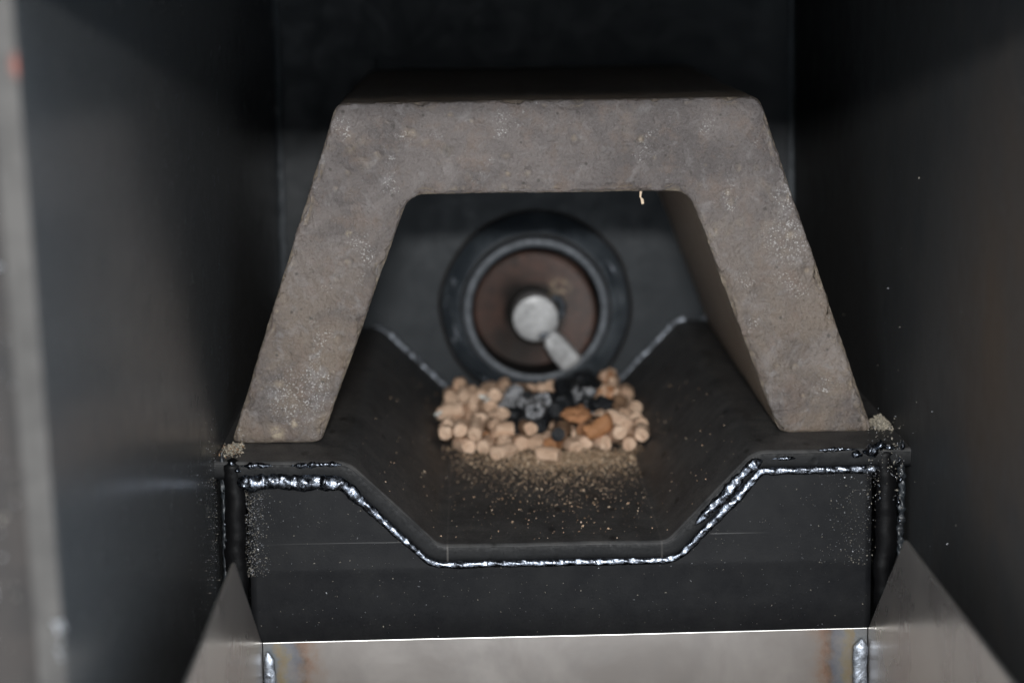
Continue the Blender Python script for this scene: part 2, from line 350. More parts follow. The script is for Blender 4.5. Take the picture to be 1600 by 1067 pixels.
# ================================================================== the firebox with everything welded to it
fire = empty('firebox', (0, 245, -120), 'black painted steel firebox with side walls, sloped trough and weld seams', 'firebox')
XL, XR, YB, YF, ZT, ZB = -103.0, 108.5, 245.0, -300.0, 300.0, -121.0
def wall(name, xin, sgn, mat, lean):
    ys = np.linspace(YF, YB, 40); zs = np.linspace(ZB, ZT, 30); vs = []; fs = []; mi = []
    def xs(y, z):
        f = max(0., (-180-y)/120.)                       # the front of the wall leans outwards a little near its top
        return xin+f*lean(z)+.04*fn((0, y, z), .02)
    for y in ys:
        for z in zs: vs.append((xs(y, z), y, z))
    nz = len(zs); n0 = len(vs)
    for y in ys:
        for z in zs: vs.append((xs(y, z)+sgn*5.2, y, z))
    for i in range(len(ys)-1):
        for j in range(nz-1):
            q = (i*nz+j, i*nz+j+1, (i+1)*nz+j+1, (i+1)*nz+j); fs.append(q); mi.append(0); fs.append(tuple(n0+k for k in q)); mi.append(0)
    for j in range(nz-1):
        fs.append((j, j+1, n0+j+1, n0+j)); mi.append(1); b = (len(ys)-1)*nz; fs.append((b+j, b+j+1, n0+b+j+1, n0+b+j)); mi.append(0)
    o = mesh_obj(name, vs, fs, [mat, M['edge']], fire, mi=mi)
    me = o.data; bm = bmesh.new(); bm.from_mesh(me)
    for e in bm.edges:
        if len(e.link_faces) == 2 and e.calc_face_angle(0) > .7: e.smooth = False
    bm.to_mesh(me); bm.free(); return o
w1 = wall('side_wall', XL, -1, M['wall_gloss'], lambda z: 1.0-max(0, z-14)*.033)
tag(w1, 'glossy black left wall with blurred reflections')
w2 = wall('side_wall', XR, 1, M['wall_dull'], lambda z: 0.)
tag(w2, 'dull black right wall with fine specks')

TC = (1.5, 7.5)                                         # centre of the feed tube on the back wall (x, z)
def back_wall():
    N = 64; vs = []; fs = []; hw = (XL+.3, XR-.3, ZB+1, ZT-1)
    rows = []
    for k in range(N):
        a = 2*math.pi*k/N; c, s = math.cos(a), math.sin(a)
        ts = []
        if c > 1e-6: ts.append((hw[1]-TC[0])/c)
        if c < -1e-6: ts.append((hw[0]-TC[0])/c)
        if s > 1e-6: ts.append((hw[3]-TC[1])/s)
        if s < -1e-6: ts.append((hw[2]-TC[1])/s)
        t = min(ts); ring = []
        for r in [28.5, 34, 42, 55, 75]: ring.append(min(r, t))
        ring.append(t); rows.append([(TC[0]+c*r, s*r+TC[1]) for r in ring])
    m = len(rows[0])
    for y in (YB, YB+5):
        for row in rows:
            for x, z in row: vs.append((x, y+.15*fn((x, 0, z), .03), z))
    n0 = N*m
    for k in range(N):
        for j in range(m-1):
            q = (k*m+j, k*m+j+1, ((k+1) % N)*m+j+1, ((k+1) % N)*m+j); fs.append(q); fs.append(tuple(n0+i for i in q))
        fs.append((k*m, ((k+1) % N)*m, n0+((k+1) % N)*m, n0+k*m))
    # corners of the rectangle
    return mesh_obj('back_wall', vs, fs, M['back'], fire)
back_wall()
box('roof', (XL-5, YF+3, ZT), (XR+5, YB+5, ZT+5), M['wall_dull'], fire, 0)
box('floor_plate', (XL-5, YF+3, ZB-5), (XR+5, YB+5, ZB), M['wall_dull'], fire, 0)
# front flange of the door opening: lintel and posts
fr = box('door_frame', (-230, YF+1, 146), (235, YF+6, 330), M['flange'], fire, .8)
pv = [(x, y, z) for y in (YF+5, YF+10) for x, z in ((-230, -150), (-104.8, -150), (-104.8, 14), (-109.2, 145.5), (-230, 145.5))]
mesh_obj('frame_post', pv, [(0, 1, 2, 3, 4), (5, 6, 7, 8, 9)]+[(k, (k+1) % 5, 5+(k+1) % 5, 5+k) for k in range(5)], M['flange'], fr, smooth=False)
box('frame_post', (XR+5.4, YF+1, -150), (235, YF+6, 145.5), M['flange'], fr, .8)

# --- trough bent from one plate
UP = fillet([(-103, .3), (-62.5, -.4), (-35.5, -26.8), (34, -26.8), (60.5, .5), (108.4, .6)], [0, 9, 5, 5, 9, 0], 10)
def offs(pl, d):
    t = np.gradient(pl, axis=0); t /= np.linalg.norm(t, axis=1)[:, None]; return pl+np.stack([t[:, 1], -t[:, 0]], 1)*d
def trough():
    U = resample(UP, 210); n = len(U); TH = 5.6
    # cross-section path over the thickness at the front edge: rounded lip
    ys = np.r_[245, np.linspace(240, -18, 60), np.linspace(-20, -26, 7)]
    vs = []; fs = []
    Lo = offs(U, TH)
    layers = [(U, y) for y in ys]
    for a in np.linspace(0, math.pi/2, 5)[1:]: layers.append((offs(U, 1.4*(1-math.cos(a))), -26-1.4*math.sin(a)))
    for d in (2.4, 3.6, 4.6): layers.append((offs(U, d), -27.5))
    layers.append((Lo, -27.2)); layers.append((Lo, 245))
    for pl, y in layers:
        for x, z in pl:
            p = (x, y, z); e = .22*fn(p, .04)+.05*fn(p, .5)
            vs.append((x, y+(.12*fn(p, .3) if y < -25 else 0), z+e*(1 if y < 244 else 0)))
    for i in range(len(layers)-1):
        for k in range(n-1): fs.append((i*n+k, i*n+k+1, (i+1)*n+k+1, (i+1)*n+k))
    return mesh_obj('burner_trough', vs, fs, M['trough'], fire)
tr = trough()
# --- front plate under the trough, with a shallow bend line
def front_plate():
    Lo = offs(resample(UP, 120), 4.4); Lo = Lo[(Lo[:, 0] > -95) & (Lo[:, 0] < 98.6)]
    zs = [-33, -33.8, -34.8, -36, -39, -60, -90, -119.5]; vs = []; fs = []; n = len(Lo)
    for x, z in Lo: vs.append((x, -25.8, z))
    for t in (.5,):
        for x, z in Lo: vs.append((x, -25.8, z+(min(z-.05, -33)-z)*t))
    for zz, y in zip(zs, (-25.8, -25.85, -25.85, -25.75, -25.6, -24.9, -24.2, -23.6)):
        for x, z in Lo: vs.append((x, y, zz))
    m = len(zs)+2
    for i in range(m-1):
        for k in range(n-1): fs.append((i*n+k, i*n+k+1, (i+1)*n+k+1, (i+1)*n+k))
    nb = len(vs); vs += [(x, y+4, z) for x, y, z in vs]; fs += [tuple(nb+i for i in f) for f in list(fs)]
    for i in range(m-1):
        for k in (0, n-1): fs.append((i*n+k, (i+1)*n+k, nb+(i+1)*n+k, nb+i*n+k))
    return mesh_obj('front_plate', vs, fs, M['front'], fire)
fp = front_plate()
# --- weld seam along the lip of the trough
WL = offs(resample(UP, 300), 6.2); WL = WL[(WL[:, 0] > -97.5) & (WL[:, 0] < 100)]
P3 = np.stack([WL[:, 0], np.full(len(WL), -27.0), WL[:, 1]], 1)
def wr(q):
    x = -97.5+197*q
    return float(np.interp(x, [-97, -64, -60, -42, -36, 32, 38, 56, 62, 98], [2.7, 2.2, 1.5, 1.0, 1.1, 1.1, 1.3, 1.5, 1.2, 1.3]))
bead('weld_bead', P3, wr, M['weld'], tr, step=.4, sides=18, pitch=5.6, amp=.13, rough=.26, seed=3, lump=.2, twist=5.0, flat_=.62)
seg = resample(UP, 300); sel = offs(seg[(seg[:, 0] > 40) & (seg[:, 0] < 63)], 2.8)
bead('weld_bead', np.stack([sel[:, 0], np.full(len(sel), -27.4), sel[:, 1]], 1), lambda q: 1.1+1.1*q*(1.6-q), M['weld'], tr, step=.4, sides=18, pitch=7, amp=.2, rough=.35, seed=8, lump=.4, twist=4, flat_=.5)
for x0, x1, z, r in ((-95, -85.5, -1.2, .75), (-80, -64.5, -1.3, .75), (66, 74, -2.0, .5), (80, 92, .4, .5)):
    bead('weld_bead', [(x0, -27.4, z), ((x0+x1)/2, -27.6, z+.3), (x1, -27.2, z)], r, M['weld'], tr, step=.3, pitch=1.9, amp=.4, rough=.9, seed=x0, lump=.8, twist=2.5)
for x, z, r in ((92, -1.5, 2.0), (96, -.5, 2.6), (99, 1.0, 2.2), (94, -5.5, 1.6), (102, .5, 1.8), (-96, -3, 1.6), (-98, -1, 1.5), (-94, -8, 1.3)):
    bead('weld_bead', [(x-r, -27, z), (x, -27.5, z+.6), (x+r, -27, z-.3)], r*.6, M['weld'], tr, step=.3, pitch=1.7, amp=.35, rough=1., seed=x*3+z, lump=.7, twist=2)
# --- sealed joints between front plate and side walls, and their rough weld edge
for x0, xs_, s in ((-97.6, -100.9, 1), (101.2, 105.6, 2)):
    bead('seal_bead', [(x0, -25.2, 1.0), (x0, -25.4, -28), (x0-.4, -25.2, -60), (x0-.4, -24.5, -118)], 3.4, M['seal'], fp, step=1, pitch=40, amp=.02, rough=.05, lump=.08, view=(0, -1, 0), flat_=.8, seed=s, taper=2)
    bead('weld_bead', [(xs_, -25.6, 3), (xs_+.2, -26.2, -14), (xs_, -26, -30), (xs_, -25, -60)], .6 if s == 1 else 1.0, M['weld_dark'], fp, step=.4, pitch=3.6, amp=.25, rough=.8, lump=.8, view=(0, -1, 0), seed=s+20, twist=1.5)
for x, z, r in ((104.6, -3, 1.5), (105, -9, 1.3), (104.4, -16, 1.6), (104.8, -22, 1.1), (98.7, -15, 1.3), (98.5, -11, .9), (105.6, 1.5, 1.5), (-100.6, -19, .9), (-100.4, -24, .9), (-100.6, -9, .7)):
    bead('weld_bead', [(x, -27.2, z+r), (x+.3, -27.8, z), (x-.2, -27.2, z-r)], r*.55, M['weld'], fp, step=.3, pitch=1.5, amp=.4, rough=1., seed=x+z, lump=.6, view=(0, -1, 0))
# --- seam between the trough and the back wall, and the corner seams
sel = resample(UP, 300)
for x0, x1, sd in ((-66, -31, 1), (34, 66, 2), (69, 78, 3)):
    s2 = sel[(sel[:, 0] > x0) & (sel[:, 0] < x1)]
    bead('weld_bead', np.stack([s2[:, 0], np.full(len(s2), 243.6), s2[:, 1]+.6], 1), 1.0, M['weld_far'], tr, step=.6, pitch=3, amp=.35, rough=.6, lump=.6, seed=30+sd)
for x, s in ((XL+1.2, 5), (XR-1.2, 6)):
    bead('corner_weld', [(x, 243.8, -5), (x, 243.8, 60), (x, 243.8, 180)], 1.3, M['collar'], fire, step=1.2, pitch=9, amp=.03, rough=.08, lump=.08, view=(0, -1, 0), seed=s)

# --- feed tube through the back wall
def lathe(name, prof, mats, parent, mi=None, N=72, c=TC, wob=0.):
    vs = []; fs = []; idx = []; n = len(prof)
    for k in range(N):
        a = 2*math.pi*k/N
        for r, y in prof:
            rr = r*(1+wob*fn((math.cos(a)*2, y*.1, math.sin(a)*2), 1)); vs.append((c[0]+rr*math.cos(a), y, c[1]+rr*math.sin(a)))
    for k in range(N):
        for j in range(n-1):
            fs.append((k*n+j, k*n+j+1, ((k+1) % N)*n+j+1, ((k+1) % N)*n+j)); idx.append(mi[j] if mi else 0)
    return mesh_obj(name, vs, fs, mats, parent, mi=idx)
tube = lathe('feed_tube', [(30.1, 262), (30.1, 240), (30.1, 231.2), (29.7, 230.3), (29.0, 230), (27.0, 230), (26.3, 230.4), (26.0, 231.2), (26.0, 260), (26.0, 345)], [M['tube'], M['tube_in']], fire, [0, 0, 0, 0, 0, 0, 1, 1, 1])
lathe('tube_end', [(26.2, 344), (13, 344.5), (.01, 345)], M['tube_in'], tube, N=32)
lathe('weld_bead', [(30.2, 236.4), (31.0, 236.2), (32.6, 237.6), (34.6, 239.4), (36.4, 241.2), (37.8, 243), (38.6, 244.2), (39.4, 244.8), (40.2, 244.93)], [M['collar'], M['tube_in']], tube, [1, 0, 0, 0, 0, 0, 1, 1], N=120, wob=.02)  # dark outer rim paints the shadow line round the weld
rw = random.Random(9)
for k in range(15):
    a0 = rw.choice([rw.uniform(-3.0, -1.7), rw.uniform(-1.3, .8), rw.uniform(2.7, 3.4)]); a1 = a0+rw.uniform(.05, .22); q = rw.uniform(34.2, 37.6)
    bead('weld_bead', [(TC[0]+q*math.cos(a), 238.2+(q-34)*.95, TC[1]+q*math.sin(a)) for a in np.linspace(a0, a1, 8)], rw.uniform(.35, .8), M['collar'] if k % 2 else M['weld_far'], tube, step=.5, pitch=4, amp=.2, rough=.8, lump=.8, view=(0, -1, 0), seed=k*7)
# ================================================================== feed screw
aug = empty('feed_auger', (1.1, 280, 5.3), 'pale steel auger shaft end and brown spiral flight inside the round tube', 'auger')
AC = (1.1, 5.3)
lathe('shaft', [(.01, 224.0), (4, 223.95), (8.6, 224.0), (9.1, 224.15), (9.3, 224.6), (9.3, 235), (9.3, 343)], M['shaft'], aug, N=48, c=AC, wob=.015)
def flight():
    vs = []; fs = []; P = 24.; a0 = math.radians(-52); NA = 240; rs = np.linspace(9.0, 25.2, 9)
    for side in (0, 1):
        for i in range(NA+1):
            a = a0+2*math.pi*3*i/NA; y = 232+P*(a-a0)/(2*math.pi)+side*2.6
            if side == 0 and i < 12: y += (12-i)*.04
            for r in rs: vs.append((r*math.cos(a), y-250, r*math.sin(a)))
    n = len(rs); n0 = (NA+1)*n
    for i in range(NA):
        for j in range(n-1):
            q = (i*n+j, i*n+j+1, (i+1)*n+j+1, (i+1)*n+j); fs.append(q); fs.append(tuple(n0+k for k in q))
        for j in (0, n-1): fs.append((i*n+j, (i+1)*n+j, n0+(i+1)*n+j, n0+i*n+j))
    for j in range(n-1): fs.append((j, j+1, n0+j+1, n0+j))
    v = np.array(vs)+np.array([AC[0], 250, AC[1]])
    return mesh_obj('flight', v, fs, M['flight'], aug, origin=(AC[0], 250, AC[1]))
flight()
def tab():
    pts = [(4.6, -2.0), (8.6, .2), (13.0, -3.6), (19.6, -11.4), (18.6, -13.4), (16.0, -15.4), (12.6, -16.9), (11.6, -16.4), (7.8, -11.8), (4.6, -6.6)]
    n = len(pts); cx, cz = 10, -8.5; vs = []; fs = []
    for y, s in ((230.5, 1.0), (226.2, 1.0), (225.4, .88), (225.3, .4)):
        for x, z in pts: vs.append((cx+(x-cx)*s, y+.05*(x-5), cz+(z-cz)*s))
    for i in range(3):
        for k in range(n): fs.append((i*n+k, i*n+(k+1) % n, (i+1)*n+(k+1) % n, (i+1)*n+k))
    fs.append(tuple(range(3*n, 4*n))); fs.append(tuple(range(n)))
    return mesh_obj('flight_end', vs, fs, M['shaft'], aug, smooth=False)
tab()
bead('weld_bead', [(1.5, 224.0, -2.6), (4.2, 224.2, -1.9), (6.6, 224.2, -.2)], 1.2, M['weld_far'], aug, step=.3, pitch=2.2, amp=.3, rough=.6, lump=.5, view=(0, -1, 0), seed=60)
bead('weld_bead', [(7.5, 228, 13.5), (11.5, 231, 12.5), (12.6, 234, 8.0), (11.5, 235, 3.0)], 1.3, M['tube'], aug, step=.5, pitch=3, amp=.2, rough=.5, lump=.4, view=(0, -1, 0), seed=61)

# ================================================================== cast arch standing on the shoulders
def arch():
    def corner_split(pts, r):
        a = fillet([pts[0], pts[1], pts[2]], [0, r, 0], 16); mid1 = len(a)//2
        b = fillet([pts[1], pts[2], pts[3]], [0, r, 0], 16); mid2 = len(b)//2
        m1 = (np.array(pts[1])+np.array(pts[2]))/2
        s1 = a[:mid1+1]; s2 = np.vstack([a[mid1:-1], [m1], b[1:mid2+1]]); s3 = b[mid2:]
        return s1, s2, s3
    O = corner_split([(-100.6, 0.2), (-64.8, 106.2), (65.4, 106.0), (101.4, .4)], 4.5)
    I = corner_split([(-72.4, 0.2), (-43.2, 77.7), (43.4, 77.5), (72.0, .4)], 7.5)
    NL, NT = 165, 190
    OO = np.vstack([resample(O[0], NL)[:-1], resample(O[1], NT)[:-1], resample(O[2], NL)]); II = np.vstack([resample(I[0], NL)[:-1], resample(I[1], NT)[:-1], resample(I[2], NL)])
    # each foot flares a touch and the outer edge is not ruler-straight
    n = len(OO); D = 238.; vs = []; R = 1.0
    fr = np.linspace(R, 1, 40)
    ysd = R+(D-2*R)*(np.linspace(0, 1, 44)[1:-1]**1.9)
    def loop(Wd):
        L = []
        for t in np.linspace(R, Wd-R, 42): L.append((t, 0., 0))
        for a in np.linspace(0, math.pi/2, 6)[1:-1]: L.append((Wd-R+R*math.sin(a), R-R*math.cos(a), 1))
        for y in ysd: L.append((Wd, y, 2))
        for t in np.linspace(Wd-.5, .5, 8): L.append((t, D, 3))
        for y in ysd[::-1]: L.append((0., y, 4))
        for a in np.linspace(math.pi/2, 0, 6)[1:-1]: L.append((R-R*math.sin(a), R-R*math.cos(a), 5))
        return L
    rnd = random.Random(4)
    pits = [(rnd.uniform(-98, 98), rnd.uniform(2, 104), rnd.uniform(.5, 1.7), rnd.uniform(-1.5, 1.1)) for _ in range(260)]
    pits += [(-62.3, 57, 1.3, -1.6), (-31, 91, 2.2, -1.1), (-63, 90, 2.0, .8), (-77, 66, 2.6, 1.2), (78, 55, 2.6, 1.3), (80, 52, 1.3, -1.5), (62, 48, 4, .8), (-6, 84, 1.5, -1.2), (15, 80, 5, .7), (70, 94, 2, 1.), (58, 30, 3, .9), (-20, 101, 3, .8), (30, 90, 4, .5)]
    PP = np.array(pits)
    base = None; Ls = []
    for i in range(n):
        o, q = OO[i], II[i]; Wd = np.linalg.norm(q-o); u = (q-o)/Wd
        s = min(i, n-1-i)*.68; ins = 2.6-math.sqrt(max(0, 2.6**2-(2.6-s)**2)) if s < 2.6 else 0
        lp = loop(Wd)
        for t, y, k in lp:
            tt = ins+(t/Wd)*(Wd-2*ins); yy = ins*.5+y/D*(D-ins) if y < D else y
            x, z = o+u*tt
            p = Vector((x, yy, z))
            d = .55*fn(p, .035, 1)+.35*fn(p, .12, 2)+.24*fn(p, .4, 3)+.15*fn(p, 1.0, 4)
            chip = 0.
            if k in (1, 5) or (k == 0 and (t < 4 or t > Wd-4)):
                w = 1. if k else max(0, 1-(min(t, Wd-t)-R)/2.4)
                chip = -w*max(0, fn(p, .17, 7)+.02)*3.0-w*max(0, fn(p, .6, 8))*1.3
            if k in (0, 1, 5):
                g = PP[:, 3]*np.exp(-((PP[:, 0]-x)**2+(PP[:, 1]-z)**2)/(PP[:, 2]**2)); d += g.sum()*.75
                f = 1.
                if k == 0: vs.append((x, yy-d-chip*.8, z)); continue
            nx = (q-o)/Wd*(1 if k in (1, 2) else -1)
            dd = (d*.6+chip*.7)
            if k == 3: vs.append((x, yy, z)); continue
            vs.append((x+nx[0]*dd, yy-(d*.6 if k in (1, 5) else 0), max(z+nx[1]*dd, .05)))
        m = len(lp)
    fs = []
    for i in range(n-1):
        for k in range(m): fs.append((i*m+k, i*m+(k+1) % m, (i+1)*m+(k+1) % m, (i+1)*m+k))
    fs.append(tuple(range(m))); fs.append(tuple(range((n-1)*m, n*m)))
    o = mesh_obj('refractory_arch', vs, fs, M['arch'])
    return tag(o, 'large rough grey brown arch with slanted legs standing over the trough', 'arch')
ar = arch()
# a splinter hanging from the underside of the arch
sv = [(28.3, -.6, 77.6), (29.0, -.5, 77.5), (28.9, -.1, 77.6), (28.2, -.7, 75.8), (28.7, -.7, 75.7), (28.6, -.3, 75.8), (28.5, -.9, 75.4), (29.4, -.8, 75.2), (29.1, -.3, 75.4), (28.8, -.9, 73.6), (29.6, -.8, 73.8), (29.3, -.4, 73.5)]
sf = [(0, 1, 2), (9, 10, 11)]+[(b+i, b+(i+1) % 3, b+3+(i+1) % 3, b+3+i) for b in (0, 3, 6) for i in range(3)]
sp = mesh_obj('wood_splinter', sv, sf, M['saw2'], smooth=False)
tag(sp, 'tiny pale splinter hanging from the lower edge of the arch opening', 'splinter')

# ================================================================== stainless tray in front
pan = empty('ash_pan', (0, -150, ZB), 'grey stainless steel ash pan with pointed side panels and heat tinted corners', 'ash pan')
PX0, PX1 = -88.6, 92.7
def sheet(name, poly, axis, c, th, mat, parent):
    """thin sheet: polygon in the plane across `axis`, thickness th"""
    n = len(poly); vs = []
    for d in (0, th):
        for a, b in poly: vs.append((c+d, a, b) if axis == 'x' else (a, c+d, b))
    fs = [tuple(range(n)), tuple(range(n, 2*n))]+[(k, (k+1) % n, n+(k+1) % n, n+k) for k in range(n)]
    o = mesh_obj(name, vs, fs, [mat, M['pan_edge']], parent, smooth=False, mi=[0, 0]+[1]*n)
    bm = bmesh.new(); bm.from_mesh(o.data)
    es = [e for e in bm.edges if len(e.link_faces) == 2 and len(set(f.material_index for f in e.link_faces)) == 2]
    bmesh.ops.bevel(bm, geom=es, offset=.42*th*S, segments=3, affect='EDGES', material=1, profile=.5); bm.to_mesh(o.data); bm.free()
    return o
sheet('back_panel', [(PX0, -51.3), (-40, -51.0), (20, -50.8), (PX1, -50.3), (PX1, -119.5), (PX0, -119.5)], 'y', -45.0, .6, M['pan'], pan)
sheet('side_panel', [(-45.6, -51.2), (-113.5, -10.0), (-115.2, -9.2), (-117, -9.0), (-285, -8.7), (-285, -119.5), (-45.6, -119.5)], 'x', PX0-1.0, 1.0, M['pan_side'], pan)
sheet('side_panel', [(-45.6, -50.2), (-102.5, -10.2), (-104.4, -9.2), (-106, -9.0), (-285, -8.9), (-285, -119.5), (-45.6, -119.5)], 'x', PX1, 1.0, M['pan_side'], pan)
sheet('front_lip', [(PX0+.2, -95), (PX1-.2, -95), (PX1-.2, -119.5), (PX0+.2, -119.5)], 'y', -284.5, .9, M['pan_side'], pan)
box('pan_floor', (PX0+.1, -284, -120.6), (PX1-.1, -45.2, -119.6), M['soot'], pan, 0)
bead('weld_bead', [(PX0+1.6, -46.2, -54), (PX0+2.1, -46.4, -62), (PX0+1.6, -46.2, -80)], 1.6, M['weld_far'], pan, step=.4, pitch=9, amp=.03, rough=.12, lump=.15, flat_=.4, view=(0, -1, 0), seed=70)
bead('weld_bead', [(PX1-1.9, -46.2, -53.5), (PX1-2.6, -46.5, -60), (PX1-1.9, -46.2, -78)], lambda q: 2.2, M['weld_far'], pan, step=.4, pitch=9, amp=.03, rough=.15, lump=.2, flat_=.4, view=(0, -1, 0), seed=71)

